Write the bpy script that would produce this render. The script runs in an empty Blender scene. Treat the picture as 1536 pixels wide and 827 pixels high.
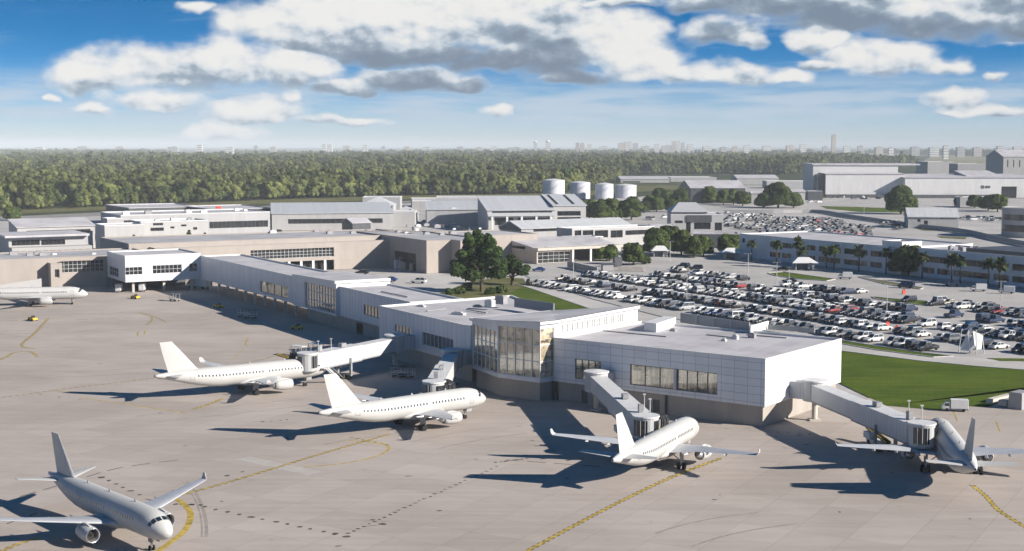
import bpy, bmesh, math, random
import numpy as np
from mathutils import Vector, Matrix

random.seed(7)
RNG = np.random.default_rng(11)
SC = bpy.context.scene
COL = SC.collection
R = math.radians

# ------------------------------------------------------------------ camera calibration
F_PX, CX, CY, CAM_H = 2100.0, 768.0, 413.5, 52.0
TH = math.atan((CY - 218.0) / F_PX)
CT, ST = math.cos(TH), math.sin(TH)

def G(px, py, z=0.0):
    """ground (plane z) point seen at a place of the photograph"""
    u, v = (px - CX) / F_PX, (CY - py) / F_PX
    d = Vector((u, CT + v * ST, -ST + v * CT))
    k = (z - CAM_H) / d.z
    return Vector((d.x * k, d.y * k, z))

def at(px, y, z=0.0):
    cam = y * CT + (CAM_H - z) * ST
    return Vector(((px - CX) / F_PX * cam, y, z))

def zrow(y, py):
    return CAM_H - y * math.tan(TH + math.atan((py - CY) / F_PX))

def tcol(A, d, px, z=6.0):
    k = (px - CX) / F_PX
    return (k * (A[1] * CT + (CAM_H - z) * ST) - A[0]) / (d[0] - k * d[1] * CT)

M = Vector((.866, .5, 0))        # site grid: across the car rows
D = Vector((.5, -.866, 0))       # site grid: along the car rows, towards the camera
E3 = -D

# ------------------------------------------------------------------ object helpers
def tag(o, label=None, cat=None, group=None, kind=None):
    if label: o['label'] = label
    if cat: o['category'] = cat
    if group: o['group'] = group
    if kind: o['kind'] = kind
    return o

def empty(name, loc, label=None, cat=None, group=None, rz=0.0):
    o = bpy.data.objects.new(name, None)
    o.empty_display_size = .5
    COL.objects.link(o)
    o.location = loc
    o.rotation_euler = (0, 0, rz)
    return tag(o, label, cat, group)

def offset_of(o):
    v = Vector((0, 0, 0))
    while o is not None:
        v += o.location
        o = o.parent
    return v

class MB:
    def __init__(self):
        self.v, self.f, self.uv = [], [], []
        self.m = []
    def face(self, pts, uvs=None, mi=0):
        b = len(self.v)
        self.v += [tuple(p) for p in pts]
        self.f.append(tuple(range(b, b + len(pts))))
        self.uv.append(uvs)
        self.m.append(mi)
    def mesh(self, vs, fs, mi=0):
        b = len(self.v)
        self.v += [tuple(p) for p in vs]
        for q in fs:
            self.f.append(tuple(b + i for i in q)); self.uv.append(None); self.m.append(mi)
    def box(self, c, s, rz=0.0, mi=0, taper=1.0):
        hx, hy, hz = s[0] / 2, s[1] / 2, s[2] / 2
        cs, sn = math.cos(rz), math.sin(rz)
        vs = []
        for z, k in ((-hz, 1), (hz, taper)):
            for x, y in ((-hx, -hy), (hx, -hy), (hx, hy), (-hx, hy)):
                x, y = x * k, y * k
                vs.append((c[0] + x * cs - y * sn, c[1] + x * sn + y * cs, c[2] + z))
        self.mesh(vs, [(3, 2, 1, 0), (4, 5, 6, 7), (0, 1, 5, 4), (1, 2, 6, 5), (2, 3, 7, 6), (3, 0, 4, 7)], mi)
    def prism(self, poly, z0, z1, mi=0, cap=True):
        n = len(poly)
        z1s = z1 if isinstance(z1, (list, tuple)) else [z1] * n
        vs = [(p[0], p[1], z0) for p in poly] + [(p[0], p[1], z) for p, z in zip(poly, z1s)]
        fs = [(i, (i + 1) % n, n + (i + 1) % n, n + i) for i in range(n)]
        if cap:
            fs += [tuple(range(n - 1, -1, -1)), tuple(range(n, 2 * n))]
        self.mesh(vs, fs, mi)
    def tube(self, p0, p1, r0, r1=None, n=8, cap=True, mi=0):
        r1 = r0 if r1 is None else r1
        p0, p1 = Vector(p0), Vector(p1)
        ax = (p1 - p0).normalized()
        a = ax.orthogonal().normalized(); b = ax.cross(a)
        vs = []
        for p, r in ((p0, r0), (p1, r1)):
            for i in range(n):
                t = 2 * math.pi * i / n
                vs.append(p + a * (math.cos(t) * r) + b * (math.sin(t) * r))
        fs = [(i, (i + 1) % n, n + (i + 1) % n, n + i) for i in range(n)]
        if cap:
            fs += [tuple(range(n - 1, -1, -1)), tuple(range(n, 2 * n))]
        self.mesh(vs, fs, mi)
    def bar(self, p0, p1, w, h, mi=0):
        """a rectangular bar between two points, h measured upwards"""
        p0, p1 = Vector(p0), Vector(p1)
        ax = (p1 - p0).normalized()
        up = Vector((0, 0, 1)) if abs(ax.z) < .95 else Vector((0, 1, 0))
        sd = ax.cross(up).normalized() * (w / 2)
        u = sd.cross(ax).normalized() * (h / 2)
        vs = [p + a * sd + b * u for p in (p0, p1) for a, b in ((-1, -1), (1, -1), (1, 1), (-1, 1))]
        self.mesh(vs, [(3, 2, 1, 0), (4, 5, 6, 7), (0, 1, 5, 4), (1, 2, 6, 5), (2, 3, 7, 6), (3, 0, 4, 7)], mi)
    def loft(self, rings, cap=True, mi=0, closed=True):
        n = len(rings[0]); vs = [p for r in rings for p in r]; fs = []
        for k in range(len(rings) - 1):
            for i in range(n if closed else n - 1):
                j = (i + 1) % n
                fs.append((k * n + i, k * n + j, (k + 1) * n + j, (k + 1) * n + i))
        if cap:
            fs += [tuple(range(n - 1, -1, -1)), tuple(range((len(rings) - 1) * n, len(rings) * n))]
        self.mesh(vs, fs, mi)
    def data(self, name, mat, off=Vector((0, 0, 0)), smooth=False):
        me = bpy.data.meshes.new(name)
        me.from_pydata([(float(p[0] - off.x), float(p[1] - off.y), float(p[2] - off.z)) for p in self.v], [], self.f)
        for mt in (mat if isinstance(mat, (list, tuple)) else [mat]):
            me.materials.append(mt)
        if any(self.m):
            me.polygons.foreach_set('material_index', self.m)
        if any(u is not None for u in self.uv):
            ul = me.uv_layers.new(name='UVMap')
            li = 0
            for q, u in zip(self.f, self.uv):
                for k in range(len(q)):
                    if u is not None: ul.data[li].uv = u[k]
                    li += 1
        if smooth:
            me.polygons.foreach_set('use_smooth', [True] * len(me.polygons))
        me.update()
        return me
    def build(self, name, mat, parent=None, smooth=False, kind=None):
        off = offset_of(parent) if parent is not None else Vector((0, 0, 0))
        o = bpy.data.objects.new(name, self.data(name, mat, off, smooth))
        COL.objects.link(o)
        if parent is not None: o.parent = parent
        if kind: o['kind'] = kind
        return o

def single(mb, name, mat, loc, label, cat, group=None, smooth=False):
    """a thing that is one mesh, origin at its base"""
    loc = Vector(loc)
    o = bpy.data.objects.new(name, mb.data(name, mat, loc, smooth))
    COL.objects.link(o); o.location = loc
    return tag(o, label, cat, group)

def copy_tree(o, parent=None):
    c = o.copy(); COL.objects.link(c); c.parent = parent
    for ch in list(o.children): copy_tree(ch, c)
    return c

def bevel(o, w=.05, seg=2):
    m = o.modifiers.new('bevel', 'BEVEL'); m.width = w; m.segments = seg; m.limit_method = 'ANGLE'
    return o

# ------------------------------------------------------------------ materials
class NT:
    def __init__(self, tree): self.t = tree; self.n = tree.nodes; self.l = tree.links
    def node(self, typ, **kw):
        n = self.n.new(typ)
        for k, v in kw.items(): setattr(n, k, v)
        return n
    def put(self, sock, v):
        if v is None: return
        if hasattr(v, 'is_output') or isinstance(v, bpy.types.NodeSocket): self.l.new(v, sock)
        else: sock.default_value = v
    def math(self, op, a, b=None, c=None, clamp=False):
        n = self.node('ShaderNodeMath', operation=op, use_clamp=clamp)
        for i, x in enumerate((a, b, c)): self.put(n.inputs[i], x) if x is not None else None
        return n.outputs[0]
    def mix(self, fac, a, b, blend='MIX'):
        n = self.node('ShaderNodeMix', data_type='RGBA', blend_type=blend)
        self.put(n.inputs[0], fac); self.put(n.inputs[6], a); self.put(n.inputs[7], b)
        return n.outputs[2]
    def mixf(self, fac, a, b):
        n = self.node('ShaderNodeMix', data_type='FLOAT')
        self.put(n.inputs[0], fac); self.put(n.inputs[2], a); self.put(n.inputs[3], b)
        return n.outputs[0]
    def smooth(self, x, a, b, c=0.0, d=1.0):
        n = self.node('ShaderNodeMapRange', interpolation_type='SMOOTHSTEP')
        for i, v in enumerate((x, a, b, c, d)): self.put(n.inputs[i], v)
        return n.outputs[0]
    def noise(self, vec, scale, detail=4, rough=.55, dim='3D', lac=2.0):
        n = self.node('ShaderNodeTexNoise', noise_dimensions=dim)
        if vec is not None: self.put(n.inputs['Vector'], vec)
        n.inputs['Scale'].default_value = scale; n.inputs['Detail'].default_value = detail
        n.inputs['Roughness'].default_value = rough; n.inputs['Lacunarity'].default_value = lac
        return n.outputs[0]
    def mapping(self, vec, loc=(0, 0, 0), rot=(0, 0, 0), sc=(1, 1, 1)):
        n = self.node('ShaderNodeMapping')
        self.put(n.inputs[0], vec)
        n.inputs[1].default_value = loc; n.inputs[2].default_value = rot; n.inputs[3].default_value = sc
        return n.outputs[0]
    def geo(self): return self.node('ShaderNodeNewGeometry').outputs['Position']
    def comb(self, x, y, z=0.0):
        n = self.node('ShaderNodeCombineXYZ')
        for i, v in enumerate((x, y, z)): self.put(n.inputs[i], v)
        return n.outputs[0]

def rgb(c): return (c[0], c[1], c[2], 1.0)

def new_mat(name, rough=.6, spec=.5, metal=0.0):
    m = bpy.data.materials.new(name); m.use_nodes = True
    nt = NT(m.node_tree)
    b = m.node_tree.nodes['Principled BSDF']
    b.inputs['Roughness'].default_value = rough
    b.inputs['Specular IOR Level'].default_value = spec
    b.inputs['Metallic'].default_value = metal
    return m, nt, b

def plain(name, c, rough=.6, spec=.4, metal=0.0, var=.12, scale=.6):
    """a painted or plain surface with a little unevenness"""
    m, nt, b = new_mat(name, rough, spec, metal)
    n = nt.noise(nt.geo(), scale, 4, .6)
    lo = tuple(x * (1 - var) for x in c); hi = tuple(min(1, x * (1 + var)) for x in c)
    nt.put(b.inputs['Base Color'], nt.mix(nt.smooth(n, .3, .7), rgb(lo), rgb(hi)))
    return m

def panel(name, c, du, dv, line=.45, width=.05, rough=.45, var=.05, ou=0.0):
    """cladding panels with open joints; uv in metres along the wall and up it"""
    m, nt, b = new_mat(name, rough, .4)
    uv = nt.node('ShaderNodeUVMap').outputs[0]
    sp = nt.node('ShaderNodeSeparateXYZ'); nt.put(sp.inputs[0], uv)
    fac = None
    for o, d, off in ((sp.outputs[0], du, ou), (sp.outputs[1], dv, 0.0)):
        if not d: continue
        fr = nt.math('FRACT', nt.math('DIVIDE', nt.math('ADD', o, off), d))
        ed = nt.math('LESS_THAN', fr, width / d)
        fac = ed if fac is None else nt.math('MAXIMUM', fac, ed)
    cu = nt.math('FLOOR', nt.math('DIVIDE', nt.math('ADD', sp.outputs[0], ou), du or 1e4))
    cv = nt.math('FLOOR', nt.math('DIVIDE', sp.outputs[1], dv or 1e4))
    wn = nt.node('ShaderNodeTexWhiteNoise', noise_dimensions='3D'); nt.put(wn.inputs[0], nt.comb(cu, cv, 3.0))
    k = nt.math('MULTIPLY_ADD', wn.outputs[0], 2 * var, 1 - var)
    dirt = nt.noise(nt.mapping(nt.geo(), sc=(1, 1, .25)), .35, 4)
    k = nt.math('MULTIPLY', k, nt.smooth(dirt, .25, .75, .93, 1.03))
    col = nt.mix(1.0, rgb(c), nt.comb(k, k, k), 'MULTIPLY')
    if fac is not None:
        col = nt.mix(fac, col, rgb(tuple(x * line for x in c)))
    nt.put(b.inputs['Base Color'], col)
    return m

def glass(name, tint=(.03, .035, .04), refl=.5, rough=.03, fres=.5):
    m, nt, b = new_mat(name, .3, .3)
    n = nt.noise(nt.geo(), .5, 3)
    nt.put(b.inputs['Base Color'], nt.mix(nt.smooth(n, .35, .65), rgb(tuple(x * .6 for x in tint)), rgb(tuple(x * 1.5 for x in tint))))
    g = nt.node('ShaderNodeBsdfGlossy'); g.inputs['Roughness'].default_value = rough
    g.inputs['Color'].default_value = (.95, .95, .92, 1)
    fr = nt.node('ShaderNodeLayerWeight'); fr.inputs['Blend'].default_value = .35
    f = nt.math('MULTIPLY_ADD', fr.outputs['Fresnel'], fres, refl, clamp=True)
    mx = nt.node('ShaderNodeMixShader'); nt.put(mx.inputs[0], f)
    nt.l.new(b.outputs[0], mx.inputs[1]); nt.l.new(g.outputs[0], mx.inputs[2])
    out = [x for x in nt.n if x.type == 'OUTPUT_MATERIAL'][0]
    nt.l.new(mx.outputs[0], out.inputs[0])
    return m

def hall_glass(name):
    """opaque pane: warm lit interior painted into the colour as noise, a glossy reflection over it"""
    m, nt, b = new_mat(name, .4, .3)
    p = nt.geo()
    v = nt.noise(nt.mapping(p, sc=(.9, .9, .12)), 1.0, 3, .6)
    f = nt.noise(nt.mapping(p, sc=(.25, .25, .8)), 1.3, 4, .65)
    col = nt.mix(nt.smooth(v, .38, .60), rgb((.16, .125, .08)), rgb((.62, .51, .34)))
    col = nt.mix(nt.smooth(f, .52, .62), col, rgb((.07, .06, .05)))
    nt.put(b.inputs['Base Color'], col)
    g = nt.node('ShaderNodeBsdfGlossy'); g.inputs['Roughness'].default_value = .02; g.inputs['Color'].default_value = (.95, .95, .9, 1)
    fr = nt.node('ShaderNodeLayerWeight'); fr.inputs['Blend'].default_value = .3
    mx = nt.node('ShaderNodeMixShader'); nt.put(mx.inputs[0], nt.math('MULTIPLY_ADD', fr.outputs['Fresnel'], .5, .2, clamp=True))
    nt.l.new(b.outputs[0], mx.inputs[1]); nt.l.new(g.outputs[0], mx.inputs[2])
    nt.l.new(mx.outputs[0], [x for x in nt.n if x.type == 'OUTPUT_MATERIAL'][0].inputs[0])
    return m

def foliage(name, c1, c2, scale=.25, per_object=.35):
    m, nt, b = new_mat(name, .7, .15)
    n = nt.noise(nt.geo(), scale, 3, .6)
    col = nt.mix(nt.smooth(n, .35, .65), rgb(c1), rgb(c2))
    oi = nt.node('ShaderNodeObjectInfo')
    k = nt.math('MULTIPLY_ADD', oi.outputs['Random'], per_object * 2, 1 - per_object)
    col = nt.mix(1.0, col, nt.comb(k, k, nt.math('MULTIPLY', k, .9)), 'MULTIPLY')
    nt.put(b.inputs['Base Color'], col)
    return m

def roofing(name, c, seam=3.2, rot=R(30)):
    """roof membrane: welded seams, ponding stains, patched strips"""
    m, nt, b = new_mat(name, .75, .2)
    p = nt.geo()
    rp = nt.mapping(p, rot=(0, 0, rot)); sp = nt.node('ShaderNodeSeparateXYZ'); nt.put(sp.inputs[0], rp)
    q = nt.math('DIVIDE', sp.outputs[0], seam)
    sm = nt.math('LESS_THAN', nt.math('FRACT', q), .07)
    wn = nt.node('ShaderNodeTexWhiteNoise', noise_dimensions='1D'); nt.put(wn.inputs['W'], nt.math('FLOOR', q))
    k = nt.math('MULTIPLY_ADD', wn.outputs[0], .07, .965)
    k = nt.math('MULTIPLY', k, nt.mixf(sm, 1.0, .88))
    k = nt.math('MULTIPLY', k, nt.smooth(nt.noise(p, .09, 6, .62), .40, .72, 1.06, .80))
    k = nt.math('MULTIPLY', k, nt.smooth(nt.noise(p, .5, 5, .7), .60, .80, 1.0, .84))
    nt.put(b.inputs['Base Color'], nt.mix(1.0, rgb(c), nt.comb(k, k, k), 'MULTIPLY'))
    return m

MAT = {}
MAT['panel_grid'] = panel('white_panel_grid', (.66, .675, .70), 2.75, 1.5, .42, .07, .4, .04)
MAT['panel_vert'] = panel('white_panel_vertical', (.66, .675, .70), 2.1, 0, .45, .09, .4, .04)
MAT['panel_plain'] = panel('white_panel_wide', (.66, .675, .70), 2.6, 0, .7, .06, .4, .03)
MAT['panel_pod'] = panel('white_panel_pod', (.66, .675, .70), 5.0, 0, .45, .12, .4, .03)
MAT['coping'] = plain('white_coping', (.64, .64, .635), .4, .4, var=.04)
MAT['concrete_base'] = panel('beige_base', (.36, .325, .29), 3.0, 0, .8, .05, .8, .05)
MAT['beige'] = panel('beige_render', (.355, .318, .288), 6.0, 4.0, .9, .05, .85, .03)
MAT['beige_pale'] = plain('beige_return', (.44, .39, .34), .85, .2)  # even beige, a little paler than the main render
MAT['roof'] = roofing('white_roof_membrane', (.46, .45, .47))
MAT['roof_grey'] = roofing('grey_roof_membrane', (.39, .39, .41))
MAT['metal_roof'] = panel('standing_seam_roof', (.50, .515, .53), 1.6, 0, .8, .12, .45, .04)
MAT['white_wall'] = panel('white_wall', (.405, .40, .40), 6.0, 0, .9, .08, .7, .03)
MAT['office_white'] = panel('office_white_wall', (.70, .71, .72), 6.0, 0, .9, .08, .7, .03)
MAT['hangar_white'] = panel('hangar_white_wall', (.56, .56, .565), 7.0, 0, .92, .1, .6, .04)
MAT['grey_wall'] = panel('grey_wall', (.36, .36, .37), 5.0, 0, .85, .08, .7, .04)
MAT['dark_wall'] = plain('dark_cladding', (.07, .075, .085), .5, .4)
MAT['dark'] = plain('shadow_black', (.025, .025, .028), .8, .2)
MAT['soffit'] = plain('grey_soffit', (.35, .35, .35), .8, .2)
MAT['column'] = plain('concrete_column', (.5, .46, .41), .8, .2)
MAT['glass'] = glass('window_glass', (.035, .04, .045), .38)
MAT['glass_dark'] = glass('dark_window_glass', (.014, .016, .02), .03, fres=.22)
MAT['glass_bay'] = hall_glass('bay_glass')
MAT['frame'] = plain('aluminium_frame', (.5, .51, .51), .4, .5, var=.05)
MAT['frame_dark'] = plain('bronze_frame', (.09, .09, .09), .4, .5, var=.05)
MAT['plane_white'] = plain('aircraft_white_paint', (.47, .47, .46), .45, .3, var=.025, scale=.3)
MAT['plane_grey'] = plain('aircraft_grey_paint', (.44, .455, .48), .35, .5, var=.06, scale=.5)
MAT['steel'] = plain('bare_steel', (.35, .35, .36), .35, .6, .6)
MAT['lip'] = plain('polished_lip', (.7, .7, .72), .25, .6, .8, var=.03)
MAT['rubber'] = plain('black_rubber', (.02, .02, .02), .8, .2)
MAT['cockpit'] = glass('cockpit_glass', (.01, .012, .015), .15)
MAT['bridge'] = panel('jet_bridge_siding', (.54, .545, .55), 1.1, 0, .78, .12, .5, .03)
MAT['bridge_roof'] = plain('jet_bridge_roof', (.60, .60, .60), .5, .3, var=.06)
MAT['bridge_dark'] = plain('bridge_bellows', (.035, .037, .04), .7, .2)
MAT['gse_grey'] = plain('gear_grey', (.28, .28, .29), .5, .4)
MAT['yellow'] = plain('equipment_yellow', (.6, .42, .04), .5, .4)
MAT['orange_red'] = plain('orange_red_plastic', (.55, .06, .03), .5, .4)
MAT['tank'] = panel('tank_white', (.60, .61, .67), 3.2, 2.4, .9, .07, .4, .03)
MAT['trunk'] = plain('bark', (.10, .075, .055), .9, .1, var=.3, scale=2)
MAT['screen'] = panel('grey_roof_screen', (.33, .34, .36), 1.0, 0, .8, .08, .6, .05)
MAT['leaf_oak'] = foliage('oak_leaves', (.022, .042, .012), (.05, .085, .022), .35, .15)
MAT['leaf_mid'] = foliage('tree_leaves', (.026, .046, .012), (.085, .115, .028), .3, .25)
MAT['leaf_forest'] = foliage('forest_leaves', (.042, .062, .02), (.155, .172, .058), .05, .45)
MAT['leaf_palm'] = foliage('palm_fronds', (.03, .05, .015), (.075, .10, .03), .4, .25)

# ------------------------------------------------------------------ camera, sun, sky, air
cam = bpy.data.objects.new('camera', bpy.data.cameras.new('camera'))
COL.objects.link(cam)
cam.location = (0, 0, CAM_H)
cam.rotation_euler = (math.pi / 2 - TH, 0, 0)
cam.data.sensor_width = 36.0
cam.data.lens = 36.0 * F_PX / 1536.0
cam.data.clip_start = .5
cam.data.clip_end = 90000
SC.camera = cam

SUN_EL = R(25.3)
SUN_AZ = math.atan2(.92, -.39)          # clockwise from +Y
to_sun = Vector((math.sin(SUN_AZ) * math.cos(SUN_EL), math.cos(SUN_AZ) * math.cos(SUN_EL), math.sin(SUN_EL)))
sun = bpy.data.objects.new('sun', bpy.data.lights.new('sun', 'SUN'))
COL.objects.link(sun)
sun.data.energy = 5.0
sun.data.angle = R(.55)
sun.data.color = (1.0, .925, .83)
sun.rotation_euler = to_sun.to_track_quat('Z', 'Y').to_euler()
sun.location = (300, -200, 300)

SC.view_settings.view_transform = 'Standard'
SC.view_settings.look = 'None'
SC.view_settings.exposure = 0.78
SC.view_settings.gamma = 1.0
SC.view_settings.use_curve_mapping = False
SC.cycles.max_bounces = 4
SC.cycles.diffuse_bounces = 2
SC.cycles.glossy_bounces = 3
SC.cycles.volume_bounces = 0
SC.cycles.use_denoising = True
SC.cycles.use_adaptive_sampling = True
SC.cycles.adaptive_threshold = .025
SC.cycles.sample_clamp_indirect = 8

W = bpy.data.worlds.new('World'); SC.world = W
W.use_nodes = True
W.cycles.sampling_method = 'MANUAL'; W.cycles.sample_map_resolution = 512
wt = NT(W.node_tree)
for n in list(wt.n): wt.n.remove(n)
gen = wt.node('ShaderNodeTexCoord').outputs['Generated']
sep = wt.node('ShaderNodeSeparateXYZ'); wt.put(sep.inputs[0], gen)
X, Y, Z = sep.outputs
az = wt.math('ARCTAN2', X, Y)
hyp = wt.math('SQRT', wt.math('ADD', wt.math('MULTIPLY', X, X), wt.math('MULTIPLY', Y, Y)))
el = wt.math('ARCTAN2', Z, hyp)
# clear air above a low haze layer: the sky deepens quickly with height
zz = wt.math('MULTIPLY_ADD', wt.math('MAXIMUM', Z, 0.0), 6.0, .02)
vn = wt.node('ShaderNodeVectorMath', operation='NORMALIZE'); wt.put(vn.inputs[0], wt.comb(X, Y, zz))
sky = wt.node('ShaderNodeTexSky', sky_type='NISHITA')
sky.sun_disc = False
sky.sun_elevation = SUN_EL
sky.sun_rotation = SUN_AZ
sky.altitude = 0; sky.air_density = 1.1; sky.dust_density = .35; sky.ozone_density = 1.6
wt.put(sky.inputs['Vector'], vn.outputs[0])
hs = wt.node('ShaderNodeHueSaturation'); hs.inputs['Saturation'].default_value = 1.6
wt.put(hs.inputs['Color'], sky.outputs[0])
sky_col = wt.mix(wt.smooth(el, R(0.0), R(3.6), .80, 0.0), hs.outputs[0], (2.7, 3.45, 4.2, 1))
sky_st = wt.smooth(el, R(10.0), R(40.0), .088, .05)     # paler, brighter air low down, deep blue overhead
bg_sky = wt.node('ShaderNodeBackground'); wt.put(bg_sky.inputs['Strength'], sky_st)
wt.put(bg_sky.inputs['Color'], sky_col)

def dirof(px, py):
    u, v = (px - CX) / F_PX, (CY - py) / F_PX
    d = Vector((u, CT + v * ST, -ST + v * CT))
    return math.atan2(d.x, d.y), math.atan2(d.z, math.hypot(d.x, d.y))

PXR = 1 / 2100.0
# every cloud heap: where it stands in the sky, its spread, how grey it is, its flat foot (0..1)
CLOUDS = [
    (140, 114, 58, 28, .35, .6), (200, 106, 60, 30, .30, .6), (265, 100, 80, 32, .15, .6), (340, 100, 80, 32, .05, .6),
    (415, 106, 70, 28, .1, .6), (475, 104, 40, 22, .25, .6), (520, 130, 50, 12, -.4, .8),
    (420, 42, 80, 32, .35, .7), (490, 34, 90, 44, .35, .7), (585, 28, 110, 56, .30, .7), (690, 26, 110, 56, .2, .8),
    (785, 34, 110, 60, -.1, .9), (855, 60, 80, 52, -.45, .9), (925, 66, 66, 44, .45, .7), (965, 92, 60, 32, .4, .7), (620, 80, 150, 22, -.75, .9), (780, 92, 110, 24, -.8, .9), (500, 66, 110, 16, -.5, .9),
    (1030, 112, 75, 15, .4, .7), (1110, 117, 80, 13, .45, .7), (1175, 117, 40, 10, .45, .7),
    (625, 120, 64, 20, -.65, .9), (680, 128, 40, 12, -.6, .9), (860, 116, 60, 14, -.6, .9),
    (291, 16, 24, 11, .4, .7), (744, 169, 24, 9, .5, .6), (138, 168, 24, 10, .4, .6), (232, 150, 56, 14, .35, .6),
    (385, 170, 70, 18, .3, .8), (330, 200, 64, 14, .3, .8), (72, 149, 14, 6, .4, .8), (432, 147, 20, 10, .3, .8), (520, 182, 60, 8, .2, .8),
    (1080, 2, 100, 16, -.6, 1.0), (1200, 8, 120, 24, -.65, .9), (1310, 18, 140, 38, -.55, .9), (1430, 26, 130, 42, -.35, .9), (1530, 22, 100, 42, -.4, .9),
    (1086, 50, 56, 24, -.35, .8), (1120, 66, 30, 11, .25, .8),
    (1226, 60, 34, 20, .35, .7), (1290, 82, 56, 20, .25, .7), (1355, 94, 66, 20, .3, .7), (1418, 103, 30, 11, .35, .7),
    (1425, 147, 38, 14, .35, .5), (1228, 97, 28, 8, .2, .8), (1498, 110, 16, 7, .4, .7), (920, 2, 60, 8, .0, .9), (1490, 165, 60, 9, .2, .8),
]
pw = wt.comb(az, wt.math('MULTIPLY', el, 1.6), 0.0)
w1 = wt.noise(pw, 24, 3, .5)
w2 = wt.noise(wt.mapping(pw, (3.1, 1.7, .4)), 24, 3, .5)
wa = wt.math('MULTIPLY_ADD', wt.math('SUBTRACT', w1, .5), .045, az)
we = wt.math('MULTIPLY_ADD', wt.math('SUBTRACT', w2, .5), .022, el)
field = None; sw = None; sh = None
for (px, py, rx, ry, bias, foot) in CLOUDS:
    a0, e0 = dirof(px, py)
    ra, ru = rx * PXR * 1.28, ry * PXR * 1.42
    rd = ru * (1 - .35 * foot)
    da = wt.math('MULTIPLY', wt.math('SUBTRACT', wa, a0), 1 / ra)
    de = wt.math('SUBTRACT', we, e0)
    v = wt.math('ADD', wt.math('MULTIPLY', wt.math('MAXIMUM', de, 0.0), 1 / ru), wt.math('MULTIPLY', wt.math('MINIMUM', de, 0.0), 1 / rd))
    q = wt.math('MULTIPLY_ADD', da, da, wt.math('MULTIPLY', v, v))
    fi = wt.math('SUBTRACT', 1.0, q)
    w = wt.math('POWER', wt.math('MAXIMUM', fi, 0.001), 2.0)
    hv = wt.math('MULTIPLY', w, wt.math('ADD', v, bias))
    field = fi if field is None else wt.math('SMOOTH_MAX', field, fi, .25)
    sw = w if sw is None else wt.math('ADD', sw, w)
    sh = hv if sh is None else wt.math('ADD', sh, hv)
height = wt.math('DIVIDE', sh, wt.math('ADD', sw, 1e-4))
b1 = wt.noise(pw, 42, 6, .5)
b2 = wt.noise(wt.mapping(pw, (-.0035, -.0070, 0)), 42, 6, .5)
c1 = wt.noise(pw, 17, 3, .5)
c2 = wt.noise(wt.mapping(pw, (-.008, -.016, 0)), 17, 3, .5)
dens = wt.math('MULTIPLY_ADD', wt.math('SUBTRACT', b1, .5), 1.7, field)
alpha = wt.smooth(dens, -.22, .80)
lit = wt.math('ADD', wt.math('MULTIPLY', wt.math('SUBTRACT', b1, b2), 2.4), wt.math('MULTIPLY', wt.math('SUBTRACT', c1, c2), 1.8))
hh = wt.math('ADD', wt.math('ADD', height, .16), lit)
edge = wt.smooth(dens, .05, .8, .25, 0.0)
shade = wt.smooth(wt.math('ADD', hh, edge), -.95, .74)
ccol = wt.node('ShaderNodeValToRGB')
cr = ccol.color_ramp
cr.elements[0].position = 0.0; cr.elements[0].color = (.115, .15, .20, 1)
cr.elements[1].position = 1.0; cr.elements[1].color = (.50, .495, .485, 1)
e = cr.elements.new(.35); e.color = (.19, .235, .285, 1)
e = cr.elements.new(.65); e.color = (.36, .395, .43, 1)
e = cr.elements.new(.85); e.color = (.45, .455, .46, 1)
wt.put(ccol.inputs[0], shade)
# thin veils and streaks
st = wt.noise(wt.comb(wt.math('MULTIPLY', az, 5.0), wt.math('MULTIPLY_ADD', az, -3.0, wt.math('MULTIPLY', el, 62.0)), 2.0), 1.6, 6, .62)
veil = wt.math('MULTIPLY', wt.smooth(st, .50, .80), .40)
low = wt.smooth(el, R(0.2), R(2.2), 1.0, 0.0)
st2 = wt.noise(wt.comb(wt.math('MULTIPLY', az, 9.0), wt.math('MULTIPLY', el, 75.0), 7.0), 1.3, 6, .6)
veil2 = wt.math('MULTIPLY', wt.math('MULTIPLY', wt.smooth(st2, .32, .62), wt.smooth(el, R(.2), R(1.2))), wt.smooth(el, R(1.7), R(3.4), .85, 0.0))
allv = wt.math('MULTIPLY', wt.math('MAXIMUM', veil, veil2), wt.math('MULTIPLY', wt.smooth(el, R(7), R(12), 1.0, 0.0), wt.smooth(wt.math('ABSOLUTE', az), R(26), R(38), 1.0, 0.0)))
a_tot = wt.math('SUBTRACT', 1.0, wt.math('MULTIPLY', wt.math('SUBTRACT', 1.0, alpha), wt.math('SUBTRACT', 1.0, allv)))
col = wt.mix(alpha, (.30, .36, .43, 1), ccol.outputs[0])
bg_cl = wt.node('ShaderNodeBackground'); bg_cl.inputs['Strength'].default_value = 1.0
wt.put(bg_cl.inputs['Color'], col)
mx = wt.node('ShaderNodeMixShader'); wt.put(mx.inputs[0], a_tot)
wt.l.new(bg_sky.outputs[0], mx.inputs[1]); wt.l.new(bg_cl.outputs[0], mx.inputs[2])
# the far air beyond this part of the sky is clear: no clouds stand there
win = wt.math('MULTIPLY', wt.math('LESS_THAN', el, R(12.5)), wt.math('MULTIPLY', wt.math('LESS_THAN', wt.math('ABSOLUTE', az), R(39)), wt.math('GREATER_THAN', el, R(-.5))))
mo = wt.node('ShaderNodeMixShader'); wt.put(mo.inputs[0], win)
bg_clear = wt.node('ShaderNodeBackground'); wt.put(bg_clear.inputs['Strength'], sky_st)
wt.put(bg_clear.inputs['Color'], sky_col)
wt.l.new(bg_clear.outputs[0], mo.inputs[1]); wt.l.new(mx.outputs[0], mo.inputs[2])
wo = wt.node('ShaderNodeOutputWorld'); wt.l.new(mo.outputs[0], wo.inputs[0])

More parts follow.
